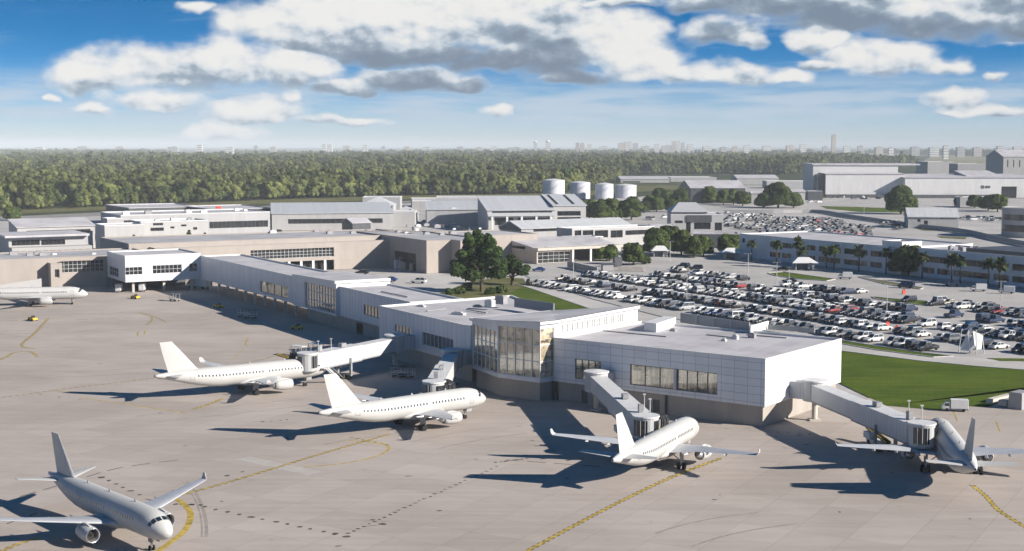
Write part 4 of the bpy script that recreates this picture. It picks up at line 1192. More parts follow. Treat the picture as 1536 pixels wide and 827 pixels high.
of2 = offices('office_building', 'white two-storey office with long dark window bands, right of the stair tower', A2, B2, 11.2, 26, ow2)
q = MB(); a = A2 + D * 26 + M * 3; b = B2 + M * 3; q.prism([a, b, b + M * .5, a + M * .5], 10.9, 12.6); q.prism([a + M * .5, b + M * .5, b + M * 22, a + M * 22], 12.2, 12.6); q.build('roof_screen', MAT['dark_wall'], of2)
for k in range(5):
    c = A2 + D * random.uniform(12, 24) + M * random.uniform(6, 16); q = MB(); q.box((c.x, c.y, 11.6), (1.6, 1.4, 1.6), .5); q.box((c.x, c.y, 12.5), (.9, .9, .3)); q.build('rooftop_unit', MAT['gse_grey'], of2)

# tanks
tanks = [(830.5, 1330, 33, 270.5), (870, 1370, 30.5, 274), (906.5, 1345, 27, 276.5), (938.5, 1390, 32, 278)]
for (px, dd, wpx, yt), lb in zip(tanks, ('tallest white storage tank, leftmost in front of the forest', 'second white storage tank from the left, with a dark doorway', 'third and narrowest white storage tank from the left', 'rightmost white storage tank, widest and lowest of its row')):
    c = at(px, dd); rad = wpx / 2 / F_PX * dd; h = zrow(dd, yt)
    t = empty('storage_tank', c, lb, 'storage tank', 'white storage tanks in front of the forest')
    q = MB(); N = 40
    for i in range(N):
        a0, a1 = 2 * math.pi * i / N, 2 * math.pi * (i + 1) / N
        P = lambda a, z: (c.x + rad * math.cos(a), c.y + rad * math.sin(a), z)
        q.face([P(a0, 0), P(a1, 0), P(a1, h), P(a0, h)], [(a0 * rad, 0), (a1 * rad, 0), (a1 * rad, h), (a0 * rad, h)])
    q.build('shell', MAT['tank'], t, smooth=False)
    q = MB(); q.loft([[(c.x + (rad + .2) * k * math.cos(2 * math.pi * i / N), c.y + (rad + .2) * k * math.sin(2 * math.pi * i / N), h + z_) for i in range(N)] for k, z_ in ((1, -.3), (1, .15), (.5, 1.0), (.05, 1.5))]); q.build('dome_roof', MAT['coping'], t)
    q = MB()
    for i in range(12):
        a0 = math.pi * (1.05 + .06 * i); p = Vector((c.x + (rad + .35) * math.cos(a0), c.y + (rad + .35) * math.sin(a0), .6 + h * i / 12.5)); q.box(p, (1.6, .9, .25), a0)
    q.build('stairway', MAT['frame'], t)

# hangars
def hangar(label, px0, d0, px1, ytop, depth, rise, y1=None, wins=(), **k):
    return far('hangar', label, 'hangar', px0, d0, px1, ytop, depth, dirn=Vector((1, .02, 0)).normalized(), roof='shed', rise=rise, wmat='hangar_white', rmat='roof', wins=wins, overhang=.8, **k)
r = hangar('tall white hangar with stepped pale roof and a shaded left end', 1238, 1395, 1356, 261.5, 70, 3)
A, B, z = r[1], r[2], r[3]
q = MB(); q.prism([A + Vector((-8, 22, 0)), B + Vector((0, 22, 0)), B + Vector((0, 70, 0)), A + Vector((-8, 70, 0))], 0, z + 8.5); q.build('upper_hall', MAT['hangar_white'], r[0])
q = MB(); q.prism([A + Vector((-9, 21, 0)), B + Vector((22, 21, 0)), B + Vector((22, 71, 0)), A + Vector((-9, 71, 0))], z + 8.5, z + 10); q.build('upper_roof', MAT['roof'], r[0])
q = MB(); q.box((A.x - 4, A.y + 10, z / 2), (7.5, 14, z - 1)); q.build('end_frame', MAT['dark_wall'], r[0])
q = MB(); q.box(((A.x + B.x) / 2, A.y - 1.2, 1.6), ((B - A).length, 2, 3.2)); q.build('plinth', MAT['dark_wall'], r[0])
r = hangar('long low white hangar with a large dark door at the right edge', 1357, 1385, 1560, 267, 80, 2, wins=[(1502, 1525, 280, 297)])
A, B, z = r[1], r[2], r[3]
q = MB(); q.prism([A + Vector((70, 30, 0)), A + Vector((105, 30, 0)), A + Vector((105, 70, 0)), A + Vector((70, 70, 0))], 0, [z + 1.5, z + 1.5, z + 6, z + 6]); q.build('roof_hump', MAT['roof'], r[0])
q = MB(); q.box((A.x + 45, A.y - 1.2, 1.6), (88, 2, 3.2)); q.build('plinth', MAT['dark_wall'], r[0])
for k in range(3):
    q = MB(); q.box((at(1474, 1385).x + k * 2.8 + (1 if k else 0), A.y + 1.45, z - 9), (2.2 if k else 3.2, .25, 2.2 if k else 3.0)); q.build('wall_marking', MAT['dark_wall'], r[0])
r = far('hangar', 'big pale hangar with a curved gable top in the upper right corner, far behind', 'hangar', 1504, 1900, 1600, 235.5, 70, dirn=Vector((1, 0, 0)), roof='gable', rise=9, wins=[(1510 + i * 9, 1511.6 + i * 9, 240, 251) for i in range(8)], nx=1)
far('warehouse', 'low pale warehouse beside trees, left of the far corner hangar', 'warehouse', 1391, 2100, 1432, 243, 60, dirn=Vector((1, 0, 0)))
far('warehouse', 'grey low warehouse just left of the far corner hangar', 'warehouse', 1436, 2000, 1480, 246, 40, dirn=Vector((1, 0, 0)), wmat='grey_wall', rmat='roof_grey')
far('warehouse', 'long white warehouse at the forest edge, right of the tanks', 'warehouse', 931, 1950, 1004, 269, 90, dirn=Vector((1, 0, 0)), roof='gable', rise=3, wins=[(934, 960, 272, 274)], nx=6)
far('warehouse', 'grey-white warehouse at the forest edge, second right of the tanks', 'warehouse', 1006, 2000, 1075, 266.5, 70, dirn=Vector((1, 0, 0)), wmat='grey_wall')
far('warehouse', 'broad pale pitched warehouse with a dark open front among trees', 'warehouse', 1036, 1260, 1118, 282.5, 62, dirn=Vector((1, .05, 0)).normalized(), roof='gable', rise=6.0, wmat='dark_wall', rmat='roof')
far('warehouse', 'low white pitched warehouse behind the broad dark fronted one', 'warehouse', 1106, 1850, 1168, 268, 60, dirn=Vector((1, 0, 0)), roof='gable', rise=4)
far('warehouse', 'low grey-roofed shed just left of the tall white hangar', 'warehouse', 1150, 1700, 1235, 272, 30, dirn=Vector((1, 0, 0)), wmat='grey_wall', rmat='roof_grey')
far('store_shed', 'small grey store shed between the dense trees, left of the round tree', 'shed', 1127, 1260, 1140, 290.5, 14, dirn=Vector((1, 0, 0)), roof='gable', rise=1.5, wmat='grey_wall')
far('store_shed', 'small white roofed store right of the dense round tree', 'shed', 1188, 1240, 1208, 288, 18, dirn=Vector((1, 0, 0)), roof='gable', rise=1.5)
far('store_shed', 'small dark cluttered shed against the left end of the tall white hangar', 'shed', 1212, 1330, 1234, 287, 16, dirn=Vector((1, 0, 0)), wmat='dark_wall', rmat='roof_grey')
r = far('gate_house', 'small white two-storey house with pitched roof on the lot beyond the offices', 'house', 1362, 880, 1438, 325.5, 24, dirn=Vector((.985, -.17, 0)), roof='gable', rise=5.0, rmat='metal_roof', wins=[(1378, 1398, 317.5, 321), (1376, 1381, 329, 333), (1386, 1392, 331, 338), (1410, 1436, 324, 328)], nx=2)
far('cargo_shed', 'low grey flat shed under the dark hangar door', 'shed', 1440, 1180, 1500, 296, 16, dirn=Vector((1, 0, 0)), wmat='grey_wall', rmat='roof')
c = at(1546, 800)
rd = empty('round_office', c, 'round white two-storey office with dark window ribbons, cut by the right edge', 'office')
rad = 16.0; zz_ = zrow(785, 313)
q = MB(); N = 40
def ring(z, r_): return [(c.x + r_ * math.cos(2 * math.pi * i / N), c.y + r_ * math.sin(2 * math.pi * i / N), z) for i in range(N)]
q.loft([ring(0, rad), ring(zz_, rad), ring(zz_ + .01, rad - 1), ring(zz_ - .4, rad - 1)]); q.build('wall', MAT['white_wall'], rd)
for z0, z1 in ((.19, .42), (.58, .78)):
    q = MB(); q.loft([ring(zz_ * z0, rad + .06), ring(zz_ * z1, rad + .06)], cap=False); q.build('window', MAT['glass_dark'], rd)

# long low retaining wall curving across the lot beyond the offices
pts = [at(x, y) for x, y in ((1085, 1075), (1160, 1072), (1228, 1075), (1270, 1010), (1330, 935), (1380, 880), (1440, 835), (1500, 760), (1560, 700))]
pts = smooth_line([V2(p) for p in pts], 5)
q = MB()
for a, b in zip(pts, pts[1:]): q.bar((a.x, a.y, 1.3), (b.x, b.y, 1.3), .5, 2.6)
single(q, 'retaining_wall', MAT['grey_wall'], pts[0], 'long grey retaining wall curving across the lot beyond the offices', 'wall')
q = MB(); a, b = at(-8, 475), at(62, 500)
q.bar((a.x, a.y, 2.2), (b.x, b.y, 2.2), .5, 4.4)
for t in np.linspace(0, 1, 7):
    p = a.lerp(b, t); q.bar((p.x, p.y, 2.2), (p.x + .5, p.y - .8, .2), .2, .3)
single(q, 'blast_fence', MAT['grey_wall'], a, 'low grey blast fence behind the aircraft cut by the left edge', 'fence')

# kiosks
def kiosk(px, py, w, label):
    c = G(px, py); t = empty('kiosk', c, label, 'kiosk', 'white hipped kiosks at the car park', rz=0)
    q = MB(); h = 2.9
    for sx in (-1, 1):
        for sy in (-1, 1): q.box((c.x + sx * w * .4, c.y + sy * w * .3, h / 2), (.3, .3, h))
    q.build('post', MAT['frame'], t)
    q = MB(); q.box((c.x, c.y, 1.3), (w * .55, w * .4, 2.6)); q.build('booth', MAT['dark_wall'], t)
    q = MB(); q.box((c.x + w * .3, c.y - .3, 1.2), (w * .3, w * .45, 2.4)); q.build('counter', MAT['white_wall'], t)
    q = MB(); a, b = w * .62, w * .48
    q.mesh([(c.x - a, c.y - b, h), (c.x + a, c.y - b, h), (c.x + a, c.y + b, h), (c.x - a, c.y + b, h), (c.x - a * .4, c.y, h + 2.2), (c.x + a * .4, c.y, h + 2.2)], [(0, 1, 5, 4), (1, 2, 5), (2, 3, 4, 5), (3, 0, 4), (3, 2, 1, 0)]); q.build('hip_roof', MAT['coping'], t)
kiosk(1097, 388.5, 8.5, 'white hip-roofed kiosk at the left end of the office front')
kiosk(1205, 404, 9.0, 'white hip-roofed kiosk by the grass island, in front of the office')
kiosk(990, 385, 7.5, 'white hip-roofed kiosk under the dense dark trees')

# skyline
sk = [(228, 8200, 14, 222, 'b'), (300, 7000, 10, 216.5, 't'), (345, 7600, 22, 219, 'b'), (384, 8000, 12, 217, 'b'), (410, 7800, 16, 218.5, 'b'), (486, 7000, 8, 215.5, 't'), (495, 7300, 10, 215.8, 't'), (520, 7800, 22, 217.5, 'b'),
      (548, 7400, 14, 216, 'b'), (575, 7600, 12, 218, 'b'), (610, 7000, 18, 218.5, 'b'), (640, 7600, 26, 219, 'b'), (690, 7500, 20, 218.5, 'b'), (718, 7800, 22, 219.2, 'b'), (740, 7800, 20, 218, 'b'), (772, 6800, 36, 219.5, 'b'), (803, 6600, 7, 212.5, 'd'), (822, 6600, 9, 212, 'd'),
      (866, 6200, 7, 213.5, 't'), (873, 6300, 9, 214.2, 't'), (884, 6400, 8, 216, 't'), (905, 7400, 26, 218, 'b'), (932, 7800, 12, 213.5, 't'), (942, 7800, 14, 212, 't'), (953, 8000, 10, 214, 't'), (968, 7000, 22, 217.5, 'b'), (985, 7200, 10, 215, 't'), (1000, 7600, 30, 216.5, 'b'),
      (1010, 7400, 7, 211.5, 't'), (1016, 7300, 9, 210.5, 't'), (1024, 7600, 7, 213, 't'), (1035, 7600, 12, 215.5, 't'), (1060, 7000, 24, 218, 'b'), (1085, 6800, 20, 219, 'b'), (1102, 7000, 16, 218, 'b'), (1120, 7400, 18, 216.5, 'b'), (1150, 7300, 24, 217, 'b'), (1185, 7000, 24, 216.5, 'b'), (1204, 7200, 12, 215.5, 't'),
      (1237, 6700, 13, 218, 'b'), (1250, 6200, 8, 202, 't'), (1270, 7000, 20, 217.5, 'b'), (1290, 7300, 16, 217, 'b'), (1318, 6800, 22, 219, 'b'), (1336, 5600, 10, 220.5, 't'), (1372, 6900, 24, 218.5, 'b'), (1400, 6500, 28, 219.5, 'b'), (1418, 5200, 10, 217.5, 't'), (1440, 6200, 22, 219, 'b'), (1465, 6500, 24, 219.5, 'b'), (1500, 6900, 20, 217.5, 'b'), (1525, 7000, 24, 218, 'b'),
      (60, 8600, 26, 219, 'b'), (125, 8600, 30, 218, 'b'), (180, 8800, 24, 218.2, 'b'), (260, 8200, 30, 218.5, 'b')]
SKM = [plain('skyline_white', (.62, .62, .61), .7, .2, var=.1, scale=.02), plain('skyline_grey', (.38, .38, .39), .7, .2, var=.1, scale=.02), plain('skyline_tan', (.5, .44, .38), .7, .2, var=.1, scale=.02)]
SKR = [plain('skyline_roof', (.3, .3, .3), .8, .1, var=.1, scale=.02)]
def near_word(px):
    best = min(((828, 'the storage tanks'), (560, 'the pyramid roof'), (290, 'the dark sheds'), (100, 'the left end of the forest'), (940, 'the warehouses by the forest'), (1070, 'the broad dark fronted warehouse'), (1180, 'the round dark tree'), (1300, 'the tall white hangar'), (1420, 'the long white hangar'), (1520, 'the corner hangar'), (690, 'the grey gabled hall')), key=lambda b: abs(b[0] - px))
    return best[1]
seen = {}
ORD = ['first', 'second', 'third', 'fourth', 'fifth', 'sixth', 'seventh', 'eighth', 'ninth', 'tenth']
for k, (px, dd, wpx, yt, ty) in enumerate(sorted(sk)):
    c = at(px, dd); w = wpx * (.5 if ty == 'b' else .75) / F_PX * dd; h = zrow(dd, yt + (2.0 if ty == 'b' else 1.2 if px != 1250 else .5))
    key = (near_word(px), ty); seen[key] = seen.get(key, 0) + 1
    kind = {'b': 'low city block', 't': 'slim city tower', 'd': 'domed city building'}[ty]
    lb = f'{ORD[seen[key] - 1]} {kind} from left on the skyline above {key[0]}'
    if abs(px - 1250) < 1: lb = 'tallest slim tower on the hazy horizon, above the tall white hangar'
    q = MB(); z0 = max(h - 5, 8)
    dpt = w * random.uniform(.5, 1.0)
    nfl = max(2, int(h / 9))
    for i in range(nfl):   # storeys with a set-back ribbon between
        za, zb = h * i / nfl, h * (i + 1) / nfl
        q.box((c.x, c.y, (za + zb) / 2 - h / nfl * .17), (w, dpt, h / nfl * .64), 0); q.box((c.x, c.y, zb - h / nfl * .17), (w * .96, dpt * .96, h / nfl * .33), 0, mi=1)
    if ty == 'd':
        for i in range(4):
            t0, t1 = i / 4 * math.pi / 2, (i + 1) / 4 * math.pi / 2
            q.tube((c.x, c.y, h + w * .45 * math.sin(t0)), (c.x, c.y, h + w * .45 * math.sin(t1)), w * .5 * math.cos(t0), w * .5 * math.cos(t1) + .01, 14)
        q.tube((c.x, c.y, h), (c.x, c.y, h + w * .9), .6)
    else:
        q.box((c.x + w * .1, c.y, h + 1.5), (w * .4, dpt * .5, 3), 0)
    b_ = single(q, 'city_building', [SKM[k % 3 if k % 5 else 0], SKR[0]], c, lb, 'city building', 'hazy skyline buildings')

# ------------------------------------------------------------------ aircraft (nose towards +Y, standing on z = 0)
LEN = 37.57
SEC = [(0, .03, .03, 3.35), (.25, .5, .48, 3.36), (.8, .95, .92, 3.42), (1.6, 1.35, 1.33, 3.55), (2.6, 1.68, 1.68, 3.72), (3.8, 1.87, 1.92, 3.83), (5.4, 1.96, 2.05, 3.88),
       (8, 1.975, 2.07, 3.9), (14, 1.975, 2.07, 3.9), (20, 1.975, 2.07, 3.9), (23.5, 1.975, 2.07, 3.9), (26, 1.92, 1.97, 4.0), (28.5, 1.74, 1.74, 4.2), (31, 1.42, 1.40, 4.5), (33.5, 1.0, 1.0, 4.78), (35.6, .62, .64, 4.98), (37.0, .33, .36, 5.1), (37.57, .22, .24, 5.14)]
def sec(s):
    for a, b in zip(SEC, SEC[1:]):
        if a[0] <= s <= b[0]:
            t = (s - a[0]) / (b[0] - a[0]); return tuple(a[i] + (b[i] - a[i]) * t for i in (1, 2, 3))
    return SEC[-1][1:]
def surf(s, phi, off=0.0):
    w, h, zc = sec(s)
    return Vector(((w + off) * math.sin(phi), LEN / 2 - s, zc + (h + off) * math.cos(phi)))
def patch(mb, s0, s1, p0, p1, off=.015, ns=2, npz=3, skew=0.0):
    g = [[surf(s0 + (s1 - s0) * i / ns + skew * j / npz, p0 + (p1 - p0) * j / npz, off) for j in range(npz + 1)] for i in range(ns + 1)]
    for i in range(ns):
        for j in range(npz):
            q = [g[i][j], g[i + 1][j], g[i + 1][j + 1], g[i][j + 1]]
            mb.face(q if p1 > p0 else list(reversed(q)))

def foil(le, chord, x, z, tk, vertical=False, n=7):
    """closed aerofoil ring; le = distance of the leading edge from the nose"""
    up, lo = [], []
    for i in range(n + 1):
        t = (i / n) ** 1.6
        y = tk * 5 * (.2969 * math.sqrt(t) - .126 * t - .3516 * t * t + .2843 * t ** 3 - .1036 * t ** 4) * chord
        up.append((t, y)); lo.append((t, -y * .75 if not vertical else -y))
    pts = up + list(reversed(lo[1:-1]))
    if vertical: return [(y, LEN / 2 - (le + t * chord), z) for t, y in pts]
    return [(x, LEN / 2 - (le + t * chord), z + y) for t, y in pts]

def make_aircraft():
    root = empty('parked_aircraft', (0, 0, 0), '-', 'aircraft', 'white airliners on the apron')
    f = MB(); N = 28
    ss = sorted({s for s, *_ in SEC} | {.1, .5, 1.2, 2.1, 3.2, 4.6, 11, 17, 24.8, 27.2, 29.8, 32.2, 34.6, 36.3})
    f.loft([[surf(s, 2 * math.pi * i / N) for i in range(N)] for s in ss])
    fus = f.build('fuselage', MAT['plane_white'], root, smooth=True)
    b = MB(); rr = []
    for s in np.linspace(10.2, 21.6, 14):
        t = (s - 10.2) / 11.4; k = max(0.0, math.sin(math.pi * t)) ** .55
        rr.append([((2.25 * k + .02) * math.sin(2 * math.pi * i / 18), LEN / 2 - s, 2.45 + (1.15 * k + .02) * math.cos(2 * math.pi * i / 18)) for i in range(18)])
    b.loft(rr); b.build('belly_fairing', MAT['plane_white'], root, smooth=True)
    for sgn in (-1, 1):
        k = MB()
        for p0, p1, s0, s1, sk_ in ((.06, .50, 1.72, 2.42, .08), (.55, .95, 1.95, 2.62, .10), (1.0, 1.28, 2.25, 2.85, .12)):
            q = MB(); patch(q, s0, s1, sgn * p0, sgn * p1, .02, 2, 3, sk_)
            q.build('cockpit_window', MAT['cockpit'], root)
        for s in np.arange(6.6, 29.4, .72):
            if 9.6 < s < 10.0 or abs(s - 14.6) < .3 or abs(s - 19.2) < .3: continue
            q = MB(); patch(q, s, s + .3, sgn * 1.24, sgn * 1.44, .016, 1, 1); q.build('cabin_window', MAT['cockpit'], root)
        for s, h0, h1 in ((4.3, 1.13, 1.95), (29.9, 1.05, 1.9)):
            q = MB()
            for a, b_, c, d in ((s, s + .08, h0, h1), (s + .82, s + .9, h0, h1), (s, s + .9, h0, h0 + .04), (s, s + .9, h1 - .04, h1)):
                patch(q, a, b_, sgn * c, sgn * d, .014, 1, 4)
            dq = q.build('door_outline', MAT['steel'], root)
    for sgn in (-1, 1):
        W_ = [(10.9, 7.4, 1.3, 2.55, .13), (12.2, 6.2, 2.6, 2.75, .125), (14.0, 4.3, 6.4, 3.2, .115), (17.1, 2.9, 12.0, 3.8, .11), (19.9, 1.65, 16.9, 4.35, .10), (20.2, 1.3, 17.1, 4.38, .08)]
        rings = [foil(le, c, sgn * x, z, t) for le, c, x, z, t in W_]
        w = MB(); w.loft(rings if sgn < 0 else [list(reversed(r)) for r in rings]); wing = w.build('wing', MAT['plane_grey'], root, smooth=False)
        wl = MB(); rings = []
        for x, z, le, c in ((17.05, 4.36, 20.0, 1.4), (17.3, 4.65, 20.4, 1.1), (17.42, 5.3, 20.9, .6)):
            r = [(sgn * x + (.04 if i % 2 else -.04), LEN / 2 - (le + c * (i // 2)), z) for i in (0, 1, 3, 2)]; rings.append(r)
        wl.loft(rings); wl.build('winglet', MAT['plane_white'], wing)
        for x, le, l_ in ((4.9, 16.3, 3.4), (8.2, 16.9, 2.6), (11.6, 18.2, 2.2)):
            q = MB(); z = 2.75 + (x - 2) * .11
            q.tube((sgn * x, LEN / 2 - le, z - .05), (sgn * x, LEN / 2 - le - l_ * .6, z - .28), .12, .26, 8); q.tube((sgn * x, LEN / 2 - le - l_ * .6, z - .28), (sgn * x, LEN / 2 - le - l_ * 1.1, z - .15), .26, .04, 8)
            q.build('flap_track_fairing', MAT['plane_grey'], wing)
        # engine under the wing
        ex, ez = sgn * 5.75, 1.95
        def ring(s, r, n=22): return [(ex + r * math.sin(2 * math.pi * i / n), LEN / 2 - s, ez + r * math.cos(2 * math.pi * i / n)) for i in range(n)]
        e = MB(); e.loft([ring(s, r) for s, r in ((10.95, 1.04), (11.5, 1.13), (12.6, 1.14), (13.8, 1.02), (14.6, .86), (14.62, .78))], cap=False)
        eng = e.build('engine', MAT['plane_white'], root, smooth=True)
        q = MB(); q.loft([ring(11.7, .84), ring(11.0, .9), ring(10.78, .97), ring(10.80, 1.0), ring(10.97, 1.042)], cap=False); q.build('intake_lip', MAT['lip'], eng, smooth=True)
        q = MB(); q.loft([ring(11.65, .86), ring(11.66, .02)], cap=False); q.loft([ring(11.62, .28), ring(11.2, .03)], cap=False); q.build('fan', MAT['rubber'], eng)
        q = MB(); q.loft([ring(13.9, .8), ring(15.2, .5), ring(15.25, .4), ring(15.9, .06)]); q.build('exhaust', MAT['steel'], eng, smooth=True)
        q = MB(); q.loft([[(ex - .16 * a, LEN / 2 - s, z) for a, z in ((-1, z0), (1, z0), (1, z1), (-1, z1))] for s, z0, z1 in ((11.6, 2.9, 3.12), (12.8, 2.9, 3.35), (14.8, 2.6, 3.1), (16.0, 2.75, 2.95))]); q.build('pylon', MAT['plane_white'], eng)
        st_ = [foil(31.6, 3.6, sgn * .6, 5.0, .1), foil(34.6, 1.35, sgn * 6.2, 5.6, .09)]
        q = MB(); q.loft(st_ if sgn < 0 else [list(reversed(r)) for r in st_]); q.build('stabiliser', MAT['plane_white'], root)
        # main gear
        g = MB(); y = LEN / 2 - 17.75
        g.tube((sgn * 3.8, y, .6), (sgn * 3.6, y + .1, 2.9), .17, .2); g.tube((sgn * 3.8, y, 1.3), (sgn * 2.3, y, 2.4), .09)
        g.box((sgn * 3.95, y - .1, 1.75), (.06, 1.3, 1.5))
        mg = g.build('main_gear', MAT['gse_grey'], root)
        for dx in (-.45, .45):
            q = MB(); q.tube((sgn * 3.8 + dx - .2, y, .58), (sgn * 3.8 + dx + .2, y, .58), .58, .58, 18); q.build('wheel', MAT['rubber'], mg)
    q = MB(); q.loft([foil(le, c, 0, z, t, True) for le, c, z, t in ((27.2, 7.6, 5.5, .05), (28.9, 6.0, 6.1, .09), (31.6, 4.2, 9.2, .09), (33.95, 2.5, 11.76, .085))]); q.build('fin', MAT['plane_white'], root)
    g = MB(); y = LEN / 2 - 5.1; g.tube((0, y, .4), (0, y - .15, 2.4), .11, .14); g.tube((0, y, 1.0), (0, y + 1.0, 2.0), .06)
    for dx in (-.55, .55): g.box((dx, y + .7, 1.75), (.05, 1.2, .8))
    ng = g.build('nose_gear', MAT['gse_grey'], root)
    for dx in (-.25, .25):
        q = MB(); q.tube((dx - .1, y, .38), (dx + .1, y, .38), .38, .38, 16); q.build('wheel', MAT['rubber'], ng)
    q = MB(); q.tube((0, LEN / 2 - 37.5, 5.14), (0, LEN / 2 - 37.62, 5.15), .17, .15); q.build('exhaust_pipe', MAT['rubber'], root)
    for s in (9.5, 17.3, 24.2):
        q = MB(); q.bar((0, LEN / 2 - s, 5.95), (0, LEN / 2 - s - .25, 6.3), .05, .3); q.build('antenna', MAT['gse_grey'], root)
    return root

def seg(nose, tail):
    """nose and tail pixels -> centre, heading, length"""
    n, t = G(*nose, 3.4), G(*tail, 5.1)
    n.z = t.z = 0; h = n - t
    return (n + t) / 2, h.normalized(), h.length
PLANES = [
    ((490, 553), (232, 566), 'white airliner at the gate with the slanted jet bridge, behind the other white airliner'),
    ((728, 597), (478, 620), 'white airliner nosed up below the tall glazed corner of the concourse'),
    ((1042, 640), (919, 692), 'white airliner seen from behind beside the low end block, tail towards the camera'),
    ((253, 798), (75, 707), 'white airliner in the near left corner, taxiing nose towards the camera on the yellow curve'),
    ((1400, 640), (1466, 712), 'shaded airliner at the jet bridge by the green lawn'),
]
proto = make_aircraft()
for k, (a, b, lb) in enumerate(PLANES):
    c, h, L = seg(a, b)
    o = proto if k == 0 else copy_tree(proto)
    o.location = c; o.rotation_euler = (0, 0, math.atan2(-h.x, h.y))
    sc_ = min(1.06, max(.94, L / LEN)); o.scale = (sc_, sc_, sc_)
    o['label'] = lb
o = copy_tree(proto)
n = G(132, 441, 3.4); h = Vector((.975, .22, 0)).normalized()
o.location = (n.x - h.x * LEN / 2, n.y - h.y * LEN / 2, 0); o.rotation_euler = (0, 0, math.atan2(-h.x, h.y)); o.scale = (1, 1, 1)
o['label'] = 'white airliner cut by the left edge, in front of the old beige wing'

# ------------------------------------------------------------------ jet bridges
def duct(mb, p0, p1, w, h):
    """box corridor between two floor points with siding uv"""
    p0, p1 = Vector(p0), Vector(p1); d = p1 - p0; L = d.length; s = Vector((-d.y, d.x, 0)).normalized() * (w / 2); u = Vector((0, 0, h))
    a = [p0 - s, p0 + s, p0 + s + u, p0 - s + u]; b = [p1 - s, p1 + s, p1 + s + u, p1 - s + u]
    mb.face([a[0], b[0], b[3], a[3]], [(0, 0), (L, 0), (L, h), (0, h)]); mb.face([b[1], a[1], a[2], b[2]], [(L, 0), (0, 0), (0, h), (L, h)])
    mb.face([a[1], b[1], b[0], a[0]]); mb.face([a[3], b[3], b[2], a[2]]); mb.face([a[0], a[3], a[2], a[1]]); mb.face([b[0], b[1], b[2], b[3]])

